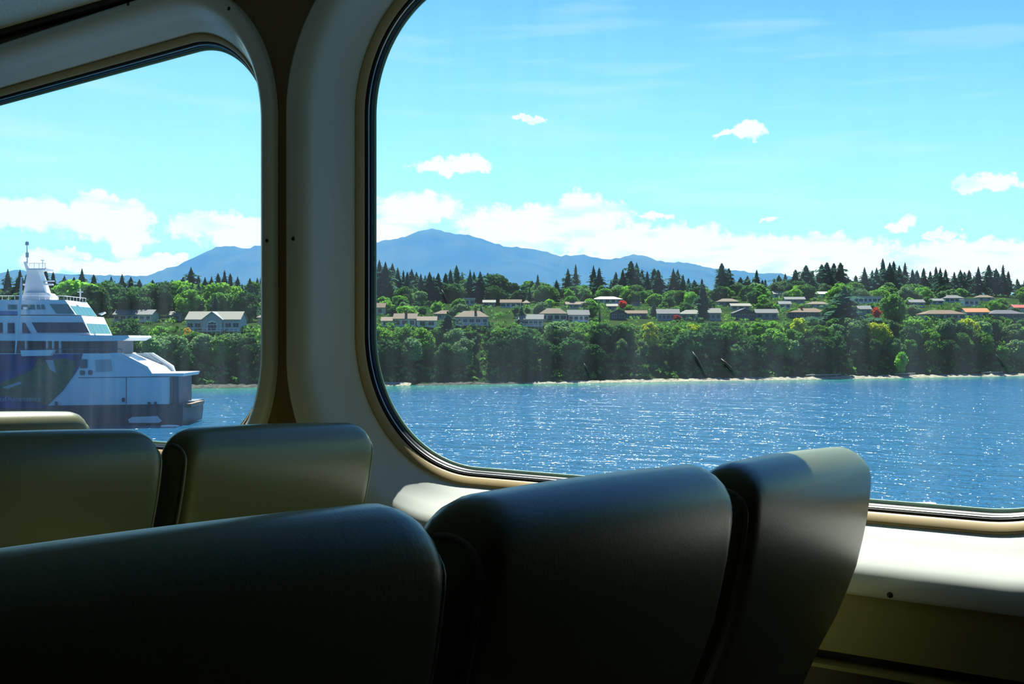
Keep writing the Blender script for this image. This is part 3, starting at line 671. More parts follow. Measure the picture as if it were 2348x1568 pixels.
def house(px0, px1, yt, yb, shape, wall, roof, label, win=None, chimney=False, deck=False, garage=None, group='hillside houses'):
    pc = (px0 + px1) / 2; q = ray_ground(pc, yb) or 640.0; k = (pc - CX) / FPX; r = k * q
    z = EYE + (HY - yb) / FPX * q; W = (px1 - px0) / FPX * q; H = (yb - yt) / FPX * q; D = min(10.0, max(6.0, W * .55)); HOUSE_Q.append((px0, px1, yt, yb, q))
    root = empty('house', out(r, q + D / 2, z), YAW + random.uniform(-.06, .06)); tag(root, label, 'house', group)
    ov = .5; hw = H * (.60 if shape != 'flat' else .85); w2 = W / 2 - ov; d2 = D / 2
    mb = MB(); mb.box(-w2, w2, -d2, d2, -3.0, hw)
    if shape == 'gablefront': mb.prism([(-w2, -d2, hw), (w2, -d2, hw), (0, -d2, H - .25)], [(-w2, d2, hw), (w2, d2, hw), (0, d2, H - .25)])
    if shape == 'gable': mb.prism([(-w2, -d2, hw), (-w2, d2, hw), (-w2, 0, H - .25)], [(w2, -d2, hw), (w2, d2, hw), (w2, 0, H - .25)])
    mb.build('wall', HM[wall], root)
    mb = MB(); e = d2 + ov; x = w2 + ov; th = .18
    if shape == 'gable': mb.prism([(-x, -e, hw - .15), (-x, 0, H - th), (-x, e, hw - .15), (-x, e, hw - .15 + th), (-x, 0, H), (-x, -e, hw - .15 + th)], [(x, -e, hw - .15), (x, 0, H - th), (x, e, hw - .15), (x, e, hw - .15 + th), (x, 0, H), (x, -e, hw - .15 + th)])
    elif shape == 'gablefront': mb.prism([(-x, -e, hw - .15), (0, -e, H - th), (x, -e, hw - .15), (x, -e, hw - .15 + th), (0, -e, H), (-x, -e, hw - .15 + th)], [(-x, e, hw - .15), (0, e, H - th), (x, e, hw - .15), (x, e, hw - .15 + th), (0, e, H), (-x, e, hw - .15 + th)])
    elif shape == 'hip':
        ri = max(.3, x - e * .9); vv = [(-x, -e, hw), (x, -e, hw), (x, e, hw), (-x, e, hw), (-ri, 0, H), (ri, 0, H), (-x, -e, hw - th), (x, -e, hw - th), (x, e, hw - th), (-x, e, hw - th)]
        mb.add(vv, [(0, 1, 5, 4), (1, 2, 5), (2, 3, 4, 5), (3, 0, 4), (6, 7, 1, 0), (7, 8, 2, 1), (8, 9, 3, 2), (9, 6, 0, 3), (9, 8, 7, 6)])
    else: mb.box(-x, x, -e, e, hw, hw + max(.35, H - hw))
    mb.build('roof', HM[roof], root)
    nwin = win if win is not None else max(2, int(W / 3.2)); wh = min(1.5, hw * .5)
    for i in range(nwin):
        cx = -w2 + (i + .5) * 2 * w2 / nwin; ww = min(1.9, 2 * w2 / nwin * .66) / 2 * (.75 + .5 * random.random()); zc = hw * .56
        mb = MB(); mb.box(cx - ww - .1, cx + ww + .1, -d2 - .06, -d2 + .02, zc - wh / 2 - .1, zc + wh / 2 + .1); f = mb.build('window', HM['trim'], root)
        mb = MB(); mb.box(cx - ww, cx - .04, -d2 - .09, -d2 - .055, zc - wh / 2, zc + wh / 2); mb.box(cx + .04, cx + ww, -d2 - .09, -d2 - .055, zc - wh / 2, zc + wh / 2); mb.build('pane', HM['glass'], f)
    if chimney:
        cx = w2 * random.uniform(-.4, .4); mb = MB(); mb.box(cx - .45, cx + .45, -1.6, -.8, hw, H + .9); mb.box(cx - .53, cx + .53, -1.68, -.72, H + .9, H + 1.05); mb.build('chimney', HM['brick'], root)
    if deck:
        mb = MB(); mb.box(-w2, w2, -d2 - 2.2, -d2, hw * .08, hw * .08 + .2)
        n_ = int(W / 1.6)
        for i in range(n_ + 1): xx = -w2 + 2 * w2 * i / n_; mb.box(xx - .06, xx + .06, -d2 - 2.2, -d2 - 2.08, hw * .08 - 3, hw * .08 + 1.1)
        mb.box(-w2, w2, -d2 - 2.22, -d2 - 2.1, hw * .08 + 1.05, hw * .08 + 1.15); mb.build('deck', HM['trim'], root)
    return root, w2, d2, hw, H, q
HS = [
 (258, 351, 709, 740, 'gable', 'pale green', 'grey roof', 'long low pale green house above the ferry bow', 6, 0, 1),
 (385, 417, 713, 736, 'gable', 'grey', 'pale roof', 'small grey house half hidden in trees left of the blue gabled house', 2, 0, 0),
 (588, 660, 714, 748, 'hip', 'cream', 'pale roof', 'cream house cut off by the pillar, right of the blue gabled house', 3, 0, 0),
 (690, 790, 700, 738, 'gable', 'grey', 'brown roof', 'grey house beyond the pillar between the windows', 4, 0, 0),
 (840, 884, 694, 722, 'gable', 'cream', 'brown roof', "brown-roofed cream house at the right window's left edge", 2, 0, 0),
 (872, 912, 726, 750, 'gable', 'white', 'tan roof', 'low white garage wing left of the white two-storey house', 2, 0, 0),
 (901, 957, 718, 750, 'gable', 'white', 'tan roof', 'white two-storey house with tan gable roof on the bluff', 3, 1, 0),
 (955, 1002, 725, 750, 'gable', 'white', 'tan roof', 'low white wing right of the white two-storey house', 2, 0, 0),
 (993, 1048, 711, 732, 'hip', 'blue-grey', 'brown roof', 'small brown-roofed house behind the white house wing', 2, 0, 0),
 (1040, 1122, 712, 748, 'hip', 'grey', 'tan roof', 'tan hip-roofed house with a brick chimney and deck', 5, 1, 1),
 (1064, 1090, 683, 701, 'flat', 'cream', 'white roof', 'small flat cream house below the big round trees', 2, 0, 0),
 (1106, 1137, 687, 703, 'gable', 'grey', 'pale roof', 'small pale-roofed house left of the wide white one', 2, 0, 0),
 (1146, 1197, 686, 706, 'gable', 'white', 'brown roof', 'white house with brown roof in the middle row', 4, 0, 0),
 (1197, 1217, 688, 704, 'hip', 'grey', 'tan roof', 'tiny tan-roofed house in the middle row', 1, 0, 0),
 (1189, 1248, 720, 750, 'gable', 'blue-grey', 'grey roof', 'blue-grey bungalow with white window trim on the bluff', 5, 0, 1),
 (1236, 1302, 706, 738, 'hip', 'cream', 'tan roof', 'cream bungalow with broad tan hip roof', 4, 0, 0),
 (1300, 1352, 710, 740, 'gable', 'white', 'grey roof', 'grey-roofed house with white porch posts', 4, 0, 1),
 (1296, 1345, 691, 708, 'gable', 'blue-grey', 'tan roof', 'blue-grey house behind the one with porch posts', 3, 0, 0),
 (1357, 1429, 679, 696, 'hip', 'white', 'white roof', 'long white-roofed house in the upper row', 5, 0, 0),
 (1391, 1418, 696, 711, 'gable', 'grey', 'pale roof', 'pale-roofed house just below the long white roof', 2, 0, 0),
 (1398, 1438, 708, 733, 'gablefront', 'dark', 'grey roof', 'dark gable-fronted house near the small red maple', 2, 0, 0),
 (1434, 1486, 711, 730, 'gable', 'dark', 'brown roof', 'dark brown-roofed house right of the dark gable front', 3, 0, 0),
 (1448, 1470, 690, 702, 'gable', 'grey', 'tan roof', 'tiny grey house in the upper row beside the red maple', 1, 0, 0),
 (1506, 1560, 708, 736, 'gable', 'blue-grey', 'grey roof', 'blue-grey house with bright windows left of the tall pine', 5, 0, 0),
 (1558, 1616, 710, 734, 'hip', 'grey', 'pale roof', 'grey bungalow with pale roof below the tall pine', 3, 0, 0),
 (1615, 1655, 706, 735, 'gable', 'blue-grey', 'pale roof', 'blue-grey house right of the tall pine', 3, 0, 0),
 (1645, 1696, 684, 702, 'hip', 'grey', 'tan roof', 'tan hip-roofed house in the upper row behind the blue-grey house', 3, 0, 0),
 (1675, 1723, 695, 711, 'gable', 'cream', 'pale roof', 'house with brightly sunlit pale roof in the middle row', 3, 0, 0),
 (1680, 1733, 707, 734, 'gablefront', 'dark', 'dark roof', 'dark gable-fronted house on the bluff left of the long brown roof', 3, 0, 0),
 (1732, 1786, 708, 732, 'gable', 'grey', 'grey roof', 'grey house right of the dark gabled house', 3, 0, 0),
 (1773, 1802, 667, 684, 'gable', 'white', 'pale roof', 'small white house high up under the conifers', 2, 0, 0),
 (1786, 1816, 690, 708, 'gable', 'white', 'grey roof', 'white house half hidden left of the brown-roofed long house', 2, 0, 0),
 (1800, 1848, 680, 696, 'gable', 'grey', 'grey roof', 'grey-roofed house in the upper row left of the wide conifer', 3, 0, 0),
 (1862, 1904, 668, 683, 'gable', 'white', 'white roof', 'bright white house high up left of the wide dark conifer', 2, 0, 0),
 (1852, 1905, 691, 706, 'hip', 'cream', 'tan roof', 'cream house with tan roof left of the wide dark conifer', 3, 0, 0),
 (1812, 1900, 706, 730, 'hip', 'dark', 'brown roof', 'long dark house with brown hip roof on the bluff', 5, 1, 0),
 (1957, 2024, 679, 696, 'flat', 'white', 'white roof', 'white flat-roofed house right of the wide dark conifer', 6, 0, 0),
 (1968, 2000, 700, 722, 'gable', 'grey', 'grey roof', 'grey house behind the red maple on the right', 2, 0, 0),
 (2085, 2122, 686, 704, 'gable', 'blue-grey', 'grey roof', 'blue-grey house behind the umbrella-shaped tree', 2, 0, 0),
 (2118, 2216, 710, 734, 'hip', 'grey', 'brown roof', 'long grey house with brown roof left of the orange roof', 6, 0, 0),
 (2134, 2166, 684, 698, 'gable', 'pale green', 'grey roof', 'small pale green house in the upper right row', 2, 0, 0),
 (2164, 2212, 676, 694, 'hip', 'white', 'grey roof', 'white house with grey hip roof in the upper right row', 4, 0, 0),
 (2210, 2247, 685, 702, 'flat', 'white', 'white roof', 'white flat-roofed house above the orange roof', 3, 0, 0),
 (2240, 2280, 676, 690, 'hip', 'cream', 'tan roof', 'cream house under the right-hand conifers', 2, 0, 0),
 (2212, 2270, 706, 730, 'gable', 'cream', 'orange roof', 'house with orange roof on the right part of the bluff', 3, 0, 0),
 (2268, 2352, 710, 733, 'hip', 'dark', 'dark roof', "dark-roofed house right of the orange roof", 5, 0, 0),
 (2325, 2385, 698, 716, 'gable', 'cream', 'red roof', "red-roofed house at the right window's edge", 3, 0, 0),
]
for h_ in HS: house(*h_[:8], win=h_[8], chimney=h_[9], deck=h_[10])
# the big blue gabled house on the left, with its cross gable and arched window
root, w2, d2, hw, H, q = house(424, 553, 713, 762, 'gable', 'blue-grey', 'pale roof', 'large blue-grey house with a central gable and wide deck', win=7, deck=True)
root['group'] = 'hillside houses'
g = w2 * .36; y0 = -d2 - 1.0
mb = MB(); mb.prism([(-g, y0, -3), (g, y0, -3), (g, y0, hw), (0, y0, H - .6), (-g, y0, hw)], [(-g, 0, -3), (g, 0, -3), (g, 0, hw), (0, 0, H - .6), (-g, 0, hw)]); mb.build('gable_bay', HM['blue-grey'], root)
mb = MB(); x = g + .5; mb.prism([(-x, y0 - .5, hw - .35), (0, y0 - .5, H - .45), (x, y0 - .5, hw - .35), (x, y0 - .5, hw - .1), (0, y0 - .5, H - .15), (-x, y0 - .5, hw - .1)], [(-x, 0, hw - .35), (0, 0, H - .45), (x, 0, hw - .35), (x, 0, hw - .1), (0, 0, H - .15), (-x, 0, hw - .1)]); mb.build('gable_roof', HM['grey'], root)
mb = MB(); arc = [(1.7 * math.cos(math.radians(a)), y0 - .05, hw * .62 + 1.3 * math.sin(math.radians(a))) for a in range(0, 181, 15)]; mb.prism([(1.7, y0 - .05, hw * .12)] + arc + [(-1.7, y0 - .05, hw * .12)], [(1.7, y0 + .1, hw * .12)] + [(a, y0 + .1, c) for a, b, c in arc] + [(-1.7, y0 + .1, hw * .12)]); f = mb.build('arched_window', HM['trim'], root)
mb = MB()
for a, b in ((-1.5, -.6), (-.5, .5), (.6, 1.5)): mb.box(a, b, y0 - .1, y0 - .04, hw * .16, hw * .58); mb.box(a * .9, b * .9, y0 - .1, y0 - .04, hw * .62, hw * .62 + (.85 if a == -.5 else .6))
mb.build('pane', HM['glass'], f)

# ---- named single trees
def spot_tree(px, yt, yb, kind, shape, colour, wpx, label, q=None):
    q = q or ray_ground(px, yb) or 600; r = (px - CX) / FPX * q; z = ground(r, q); zt = EYE + (HY - yt) / FPX * q; h = zt - z
    W = wpx / FPX * q; nom_w = {'rounded': 9, 'broad': 12, 'tall': 6.3, 'pointed': 5.7, 'round-topped': 6.4, 'ragged': 6}[shape]; nom = 18.0 if kind != 'leafy_tree' else (12.0 if shape == 'tall' else 10.0)
    t = add_tree(r, q, kind, shape, colour, h, (W / nom_w) / (h / nom), label=label, rng=rnd); return t
for a in [
 (1027, 712, 790, 'conifer_tree', 'ragged', 'blackish green', 62, 'tall dark conifer on the bluff between the white and tan houses'),
 (1936, 655, 760, 'conifer_tree', 'ragged', 'blackish green', 100, 'wide dark conifer rising from the bluff to the skyline'),
 (1612, 648, 742, 'conifer_tree', 'round-topped', 'blackish green', 44, 'tall dark pine standing among the houses at the middle'),
 (1103, 698, 736, 'conifer_tree', 'pointed', 'bluish green', 26, 'small cone-shaped tree behind the tan hip-roofed house'),
 (1196, 700, 748, 'conifer_tree', 'pointed', 'blackish green', 34, 'dark cone-shaped tree left of the blue-grey bungalow'),
 (1375, 700, 742, 'conifer_tree', 'pointed', 'blackish green', 9, 'thin dark pole-like conifer right of the porch posts'),
 (1500, 694, 730, 'conifer_tree', 'pointed', 'bluish green', 34, 'bushy conifer left of the blue-grey house with bright windows'),
 (2056, 676, 745, 'leafy_tree', 'broad', 'mid green', 74, 'umbrella-shaped green tree standing above the right part of the bluff'),
 (2065, 803, 862, 'leafy_tree', 'rounded', 'bright green', 34, 'small bright round tree low on the right part of the bluff'),
 (1427, 689, 712, 'leafy_tree', 'rounded', 'red', 24, 'small red-leaved maple below the long white roof'),
 (2010, 702, 734, 'leafy_tree', 'rounded', 'red', 22, 'small red-leaved maple left of the umbrella-shaped tree'),
 (1553, 722, 738, 'leafy_tree', 'rounded', 'red', 20, 'low red shrub in front of the blue-grey house with bright windows'),
 (501, 664, 722, 'conifer_tree', 'pointed', 'bluish green', 52, 'pale green pyramid-shaped conifer behind the blue gabled house'),
 (272, 655, 715, 'leafy_tree', 'tall', 'bright green', 36, 'tall bright green tree behind the long low pale green house'),
 (310, 660, 720, 'leafy_tree', 'rounded', 'mid green', 44, 'rounded green tree above the long low pale green house'),
 (429, 747, 790, 'leafy_tree', 'tall', 'orange-yellow', 18, 'orange-yellow tree in front of the blue gabled house'),
 (1585, 738, 800, 'leafy_tree', 'tall', 'yellow-green', 50, 'bright yellow-green tree below the pale-roofed grey bungalow'),
 (1832, 730, 790, 'leafy_tree', 'rounded', 'yellow-green', 44, 'yellow-green tree below the long dark house with brown roof'),
 (2225, 732, 790, 'leafy_tree', 'broad', 'yellow-green', 70, 'broad yellow-green tree below the orange roof'),
 (1085, 640, 690, 'leafy_tree', 'broad', 'mid green', 70, 'big rounded tree under the mountain, left of its twin'),
 (1135, 632, 690, 'leafy_tree', 'broad', 'dark green', 80, 'big dark rounded tree under the mountain, right of its twin'),
 (1380, 650, 690, 'leafy_tree', 'tall', 'bright green', 22, 'slim bright green tree above the long white roof'),
 (1305, 660, 700, 'leafy_tree', 'rounded', 'bright green', 30, 'bright rounded tree between the first tall skyline conifers'),
 (1500, 674, 702, 'leafy_tree', 'broad', 'bright green', 46, 'bright green garden tree above the blue-grey house with bright windows'),
 (1565, 668, 704, 'leafy_tree', 'broad', 'mid green', 50, 'round garden tree just left of the tall dark pine'),
 (1665, 655, 690, 'leafy_tree', 'rounded', 'mid green', 44, 'rounded tree above the tan hip roof of the upper row'),
 (1710, 656, 690, 'leafy_tree', 'broad', 'mid green', 40, 'leafy tree right of the forked skyline conifer'),
 (1752, 672, 708, 'leafy_tree', 'tall', 'bright green', 36, 'bright green tree behind the grey house right of the gable front'),
 (1905, 662, 690, 'leafy_tree', 'rounded', 'bright green', 26, 'bright green tree right of the white house high up'),
 (2345, 655, 700, 'leafy_tree', 'rounded', 'bright green', 40, "bright rounded tree at the right window's edge under the conifers"),
]: spot_tree(*a)

# ---- conifers on the skyline
SK = [(18, 615), (46, 617), (60, 628), (105, 612), (122, 622), (188, 614), (215, 628), (255, 632), (280, 627), (300, 633), (350, 640), (438, 611), (470, 634), (500, 625), (515, 618), (528, 625), (545, 632), (573, 636), (600, 632), (640, 622), (690, 615), (740, 625), (800, 612),
      (870, 594), (884, 598), (900, 602), (925, 618), (944, 615), (965, 626), (985, 622), (1005, 624), (1022, 625), (1047, 606), (1078, 617), (1087, 622), (1101, 621), (1118, 624), (1141, 628), (1233, 628), (1246, 648), (1276, 640),
      (1302, 614), (1320, 604), (1361, 607), (1374, 612), (1412, 622), (1428, 616), (1447, 597), (1460, 600), (1472, 616), (1484, 620), (1500, 614), (1509, 617), (1544, 614), (1554, 616), (1566, 628), (1592, 640), (1655, 602), (1671, 614), (1698, 634), (1714, 631), (1735, 617), (1748, 640),
      (1786, 629), (1802, 633), (1824, 617), (1848, 607), (1858, 622), (1884, 605), (1896, 600), (1912, 602), (1927, 601), (1962, 630), (1982, 611), (2000, 618), (2010, 612), (2024, 591), (2040, 600), (2049, 597), (2062, 607), (2075, 600), (2092, 616), (2103, 618), (2118, 613), (2133, 620),
      (2146, 610), (2156, 612), (2168, 616), (2188, 622), (2202, 617), (2222, 618), (2243, 610), (2267, 606), (2284, 614), (2300, 605), (2312, 620), (2336, 644), (2365, 640), (2395, 620), (2430, 610)]
SK += [(862, 606), (876, 610), (893, 612), (912, 612), (934, 622), (955, 622), (975, 630), (995, 632), (1033, 616), (1060, 622), (1112, 632), (1130, 634), (1160, 640), (1220, 642), (320, 638), (395, 640), (420, 634), (455, 630), (485, 632), (590, 636), (148, 630), (170, 634)]
for i, (px, yt) in enumerate(SK):
    k = (px - CX) / FPX; q0 = 400.0
    d = rnd.uniform(225, 262) if px > 1290 else rnd.uniform(170, 215); q = 300.0
    while (q - qs(k * q)) * .94 < d: q += 2
    r = k * q; z = ground(r, q); h = EYE + (HY - yt) / FPX * q - z
    big = px > 1290
    shape = 'round-topped' if px in (1447, 1500, 1509, 1655, 1671, 1824, 1848, 1884, 1896, 1912, 1927, 2267) else rnd.choice(['pointed', 'ragged', 'ragged'])
    w = (rnd.uniform(30, 48) if big else rnd.uniform(36, 58)) / FPX * q / 5.8 / (h / 18)
    add_tree(r, q, 'conifer_tree', shape, rnd.choice(['bluish green', 'blackish green']), h, w * (1.12 if big else 1), 'on the skyline', 'conifers on the skyline', rng=rnd)
# a darker second rank behind the skyline conifers on the right
for i in range(34):
    px = 1400 + i * 29 + rnd.uniform(-8, 8)
    if 1615 < px < 1650 or 1675 < px < 1720: continue
    k = (px - CX) / FPX; q = 600.0
    while (q - qs(k * q)) * .94 < 272: q += 2
    r = k * q; h = EYE + (HY - (rnd.uniform(618, 638) if px > 1780 else rnd.uniform(632, 642))) / FPX * q - ground(r, q)
    add_tree(r, q, 'conifer_tree', 'round-topped', 'blackish green', h, 1.25, 'behind the skyline rank', 'conifers on the skyline', rng=rnd)

# ---- woods above the houses on the left and garden trees among the houses
def covers_house(px, yt, yb, wpx, q):
    for a, b, t, bb, hq in HOUSE_Q:
        if q > hq + 3: continue
        ox = min(b, px + wpx / 2) - max(a, px - wpx / 2); oy = min(bb - 3, yb) - max(t, yt)
        if ox > .22 * (b - a) and oy > 4: return True
    return False
HOUSE_Q.append((424, 553, 713, 762, 380))
for di, d in enumerate((62, 84, 106, 130, 156, 184)):
    r = -172 + (di % 2) * 5
    while r < 62:
        rr = r + rnd.uniform(-2.5, 2.5); q = qs(rr) + (d + rnd.uniform(-6, 6)) / .94; px = px_of(rr, q); z = ground(rr, q)
        lim = EYE + (HY - skyline(px) + rnd.uniform(-6, 4)) / FPX * q - z; h = min(rnd.uniform(10, 16), lim); wp = h * .95 / q * FPX
        r += 10.5
        if px > 1300 or h < 5: continue
        yt = HY - (z + h - EYE) / q * FPX; yb = HY - (z - EYE) / q * FPX
        if covers_house(px, yt, yb, wp, q): continue
        if px > 860 and yb > 700: continue
        if rnd.random() < .28: add_tree(rr, q, 'conifer_tree', rnd.choice(['pointed', 'ragged']), rnd.choice(['bluish green', 'blackish green']), h * 1.05, 1.4, 'in the upper woods', 'conifers in the upper woods', rng=rnd)
        else: add_tree(rr, q, 'leafy_tree', rnd.choice(['rounded', 'broad']), rnd.choice(cols[:13]), h, 1.15, 'in the upper woods', 'leafy trees in the upper woods', rng=rnd)
cnt = 0
for t in range(900):
    if cnt > 185: break
    r = rnd.uniform(-60, 285); d = rnd.uniform(48, 225); q = qs(r) + d / .94; px = px_of(r, q)
    if px < 860 or px > 2420: continue
    z = ground(r, q); h = rnd.uniform(3, 6.5) if d < 150 else rnd.uniform(6, 9.5); wp = h * .9 * 1.2 / q * FPX; yt = HY - (z + h - EYE) / q * FPX; yb = HY - (z - EYE) / q * FPX
    if covers_house(px, yt, yb, wp, q): continue
    cnt += 1
    add_tree(r, q, 'leafy_tree', rnd.choice(['rounded', 'broad']), rnd.choice(cols[:16]), h, 1.2, 'in a garden', 'garden trees among the houses', rng=rnd)
# the nearest and largest leafy trees stay single trees; the small rest of the wood is one mass
LEAFERS.sort(key=lambda a: -a[0]); rest = LEAFERS[265:]; VV = []; FF = []; MI = []; off = 0; mats = []
for _, root, c, t, colour in rest:
    if colour not in mats: mats.append(colour)
    me = c.data; nv = len(me.vertices); co_ = np.empty(nv * 3, np.float32); me.vertices.foreach_get('co', co_); co_ = co_.reshape(-1, 3)
    nf = len(me.polygons); li = np.empty(nf * 4, np.int32); me.polygons.foreach_get('vertices', li); li = li.reshape(-1, 4)
    mat_ = np.array(Matrix.LocRotScale(root.location, root.rotation_euler, root.scale)); co_ = co_ @ mat_[:3, :3].T + mat_[:3, 3]
    VV.append(co_); FF.append(li + off); MI.append(np.full(nf, mats.index(colour), np.int32)); off += nv
    for L_ in LABELS.values():
        if root in L_: L_.remove(root)
    for o in (c, t, root): bpy.data.objects.remove(o)
if rest:
    me = mesh_np('woodland', np.concatenate(VV), np.concatenate(FF)); me.polygons.foreach_set('material_index', np.concatenate(MI))
    for colour in mats: me.materials.append(LM[colour])
    o = bpy.data.objects.new('woodland', me); COL.objects.link(o); tag(o, 'small far-off leafy trees filling the hillside wood', 'woodland', kind='stuff')
# same-label trees must share one group
for lab, L_ in LABELS.items():
    if len(L_) > 1:
        for o in L_: o['group'] = L_[0].get('group') or 'trees on the hillside'

# ---- driftwood
for (px, py, ln, ang, lab) in ((1892, 853, 9, .1, 'long pale driftwood log at the foot of the bluff under the brown roof'), (2060, 846, 8, -.2, 'pale driftwood log left of the small bright round tree'), (2270, 864, 9, -.1, 'pale driftwood log on the beach near the right edge'), (1850, 840, 6, .25, 'short driftwood log above the long pale one')):
    q = ray_ground(px, py) or 430; r = (px - CX) / FPX * q
    mb = MB(); mb.tube([(-ln / 2, 0, .1), (-ln / 6, .1, .3), (ln / 4, 0, .35), (ln / 2, -.1, .5)], [.32, .30, .26, .16], 8)
    o = mb.build('driftwood_log', M['palebark'], None, True); o.location = out(r, qs(r) + 1.5, 1.25); o.rotation_euler = (0, 0, YAW + ang * .6); tag(o, lab, 'log', 'driftwood logs on the beach')

# ================================================================== FERRY
PHI = math.radians(4); SO = out((420 - CX) / FPX * 194, 194, 0); SA = RV * math.cos(PHI) + QV * math.sin(PHI); SB = -RV * math.sin(PHI) + QV * math.cos(PHI)
ferry = empty('ferry', SO, YAW + PHI); tag(ferry, 'large white and blue car ferry sailing left of the pillar', 'ferry')
def S(u, v, t):
    """pixel of the ferry close-up -> ship coordinates (along, up) on the plane at depth t"""
    px = u / 3.337; py = v / 3.337 + 530
    d = QV + RV * ((px - CX) / FPX) + Vector((0, 0, (HY - py) / FPX)); c = Vector((0, 0, EYE)); k = ((SO - c).dot(SB) + t) / d.dot(SB)
    P = c + d * k; return ((P - SO).dot(SA), P.z)
def slab(name, uv, t0, t1, mat, parent=ferry, tref=None):
    pts = [S(u, v, t0 if tref is None else tref) for u, v in uv]; mb = MB()
    mb.prism([(s, t0, z) for s, z in pts], [(s, t1, z) for s, z in pts]); return mb.build(name, mat, parent)
M['ship'] = pbr('ferry_white_paint', (.74, .76, .78), .35)
M['navy'] = pbr('ferry_navy_hull', (.035, .055, .085), .5, noise=(.5, .6, (.06, .08, .10)))
M['mural'] = pbr('ferry_blue_livery', (.004, .085, .30), .4, spec=.1, noise=(.22, .95, (.012, .05, .10)))
M['shipglass'] = pbr('ferry_window_glass', (.02, .05, .10), .15)
M['teal'] = pbr('ferry_bridge_glass', (.08, .22, .22), .15)
M['louver'] = pbr('ferry_grey_louver', (.32, .40, .44), .6)
M['deckred'] = pbr('ferry_ramp_rust', (.25, .15, .10), .8)
M['recess'] = pbr('ferry_shaded_recess', (.10, .13, .17), .7)  # dark colour stands in for shade inside openings; rails share it
slab('hull', [(-1500, 1355), (1400, 1322), (1400, 1400), (1388, 1500), (-1500, 1500)], 0, 17, M['navy'])
slab('bow_ramp', [(1290, 1326), (1465, 1320), (1465, 1346), (1290, 1352)], 2, 13, M['deckred'])
slab('hull_opening', [(980, 1440), (1010, 1422), (1205, 1414), (1240, 1452), (1215, 1466), (990, 1466)], -.12, .02, M['ship'], tref=0)
slab('hull_side', [(-1500, 1356), (1290, 1330), (1290, 1100), (1160, 1090), (1110, 1048), (840, 935), (-1500, 935)], .05, 16.2, M['ship'], tref=0)
slab('livery_panel', [(-1500, 1354), (340, 1354), (480, 1220), (560, 1110), (600, 1050), (632, 937), (400, 940), (-1500, 940)], -.10, .04, M['mural'], tref=0)
for uv in ([(20, 1195), (150, 1150), (170, 1165), (60, 1205)], [(350, 985), (410, 985), (430, 1085), (385, 1060)]): slab('livery_pale_patch', uv, -.13, -.09, M['louver'], tref=0)  # paler grey shapes laid over the livery
M['livegreen'] = pbr('ferry_livery_forest', (.04, .09, .07), .5, noise=(1.5, .9, (.12, .17, .06)))
slab('livery_forest', [(180, 1090), (250, 1060), (300, 975), (350, 1000), (420, 980), (500, 970), (560, 990), (590, 1000), (560, 1100), (480, 1215), (360, 1330), (250, 1300), (-40, 1250), (-300, 1200), (-40, 1180)], -.125, -.095, M['livegreen'], tref=0)
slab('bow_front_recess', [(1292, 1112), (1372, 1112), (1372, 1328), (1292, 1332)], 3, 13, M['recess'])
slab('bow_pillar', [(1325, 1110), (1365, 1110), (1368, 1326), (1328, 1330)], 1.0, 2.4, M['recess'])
slab('bow_brow', [(1150, 1088), (1410, 1086), (1396, 1112), (1160, 1104)], -.1, 13, M['ship'])
slab('bulwark', [(835, 932), (925, 930), (1130, 1035), (1165, 1088), (1150, 1095), (1108, 1048)], -.08, .9, M['ship'], tref=0)
slab('bulwark', [(1098, 930), (1165, 930), (1322, 1030), (1340, 1084), (1325, 1086), (1300, 1044)], 15.2, 16.1, M['ship'])
slab('visor_wall', [(900, 933), (1120, 933), (1300, 1045), (1322, 1084), (1170, 1084), (1130, 1040)], 14.8, 15.1, M['louver'])
for uv in ([(1130, 1000), (1182, 1000), (1184, 1080), (1150, 1080)], [(1190, 1010), (1238, 1012), (1242, 1078), (1192, 1080)]): slab('visor_window', uv, 14.5, 14.75, M['shipglass'])
for uv in ([(612, 985), (622, 980), (662, 980), (670, 988), (668, 1042), (660, 1048), (618, 1048), (610, 1040)], [(612, 1070), (618, 1065), (642, 1065), (650, 1072), (648, 1095), (640, 1100), (618, 1100), (611, 1094)], [(676, 1068), (682, 1063), (700, 1063), (708, 1070), (706, 1093), (700, 1098), (682, 1098), (675, 1092)]): slab('mooring_port', uv, -.12, .1, M['recess'], tref=0)
lv = slab('louver_grille', [(728, 985), (850, 980), (856, 1070), (736, 1076)], -.08, .1, M['louver'], tref=0)
for k in range(1): pass
mb = MB()
for a, b in (((600, 1121), (1290, 1113)), ((966, 1120), (966, 1338))):
    (s0, z0), (s1, z1) = S(*a, 0), S(*b, 0); mb.tube([(s0, 0, z0), (s1, 0, z1)], .06, 4)
mb.build('hull_seam', M['recess'], ferry)
for u, v in ((945, 1290), (1142, 1322), (1190, 1320), (432, 1318)):
    s0, z0 = S(u, v, 0); mb = MB(); mb.box(s0 - .2, s0 + .2, -.3, .1, z0 - .35, z0 + .35); mb.build('hull_fitting', M['navy'], ferry)
# ship's name on the bow
cu = bpy.data.curves.new('ferry_name', 'FONT'); cu.body = 'Coastal Renaissance'; cu.size = 1.15; cu.extrude = .02; cu.align_x = 'RIGHT'
o = bpy.data.objects.new('name_lettering', cu); COL.objects.link(o); o.parent = ferry; s0, z0 = S(316, 1299, 0); o.location = (s0, -.16, z0); o.rotation_euler = (math.pi / 2, 0, 0)
bpy.context.view_layer.update(); me = bpy.data.meshes.new_from_object(o.evaluated_get(bpy.context.evaluated_depsgraph_get())); o2 = bpy.data.objects.new('name_lettering', me); COL.objects.link(o2)
o2.parent = ferry; o2.location = o.location; o2.rotation_euler = o.rotation_euler; bpy.data.objects.remove(o); me.materials.clear(); me.materials.append(pbr('ferry_letter_blue_grey', (.30, .42, .55), .5)); o2.name = 'name_lettering'
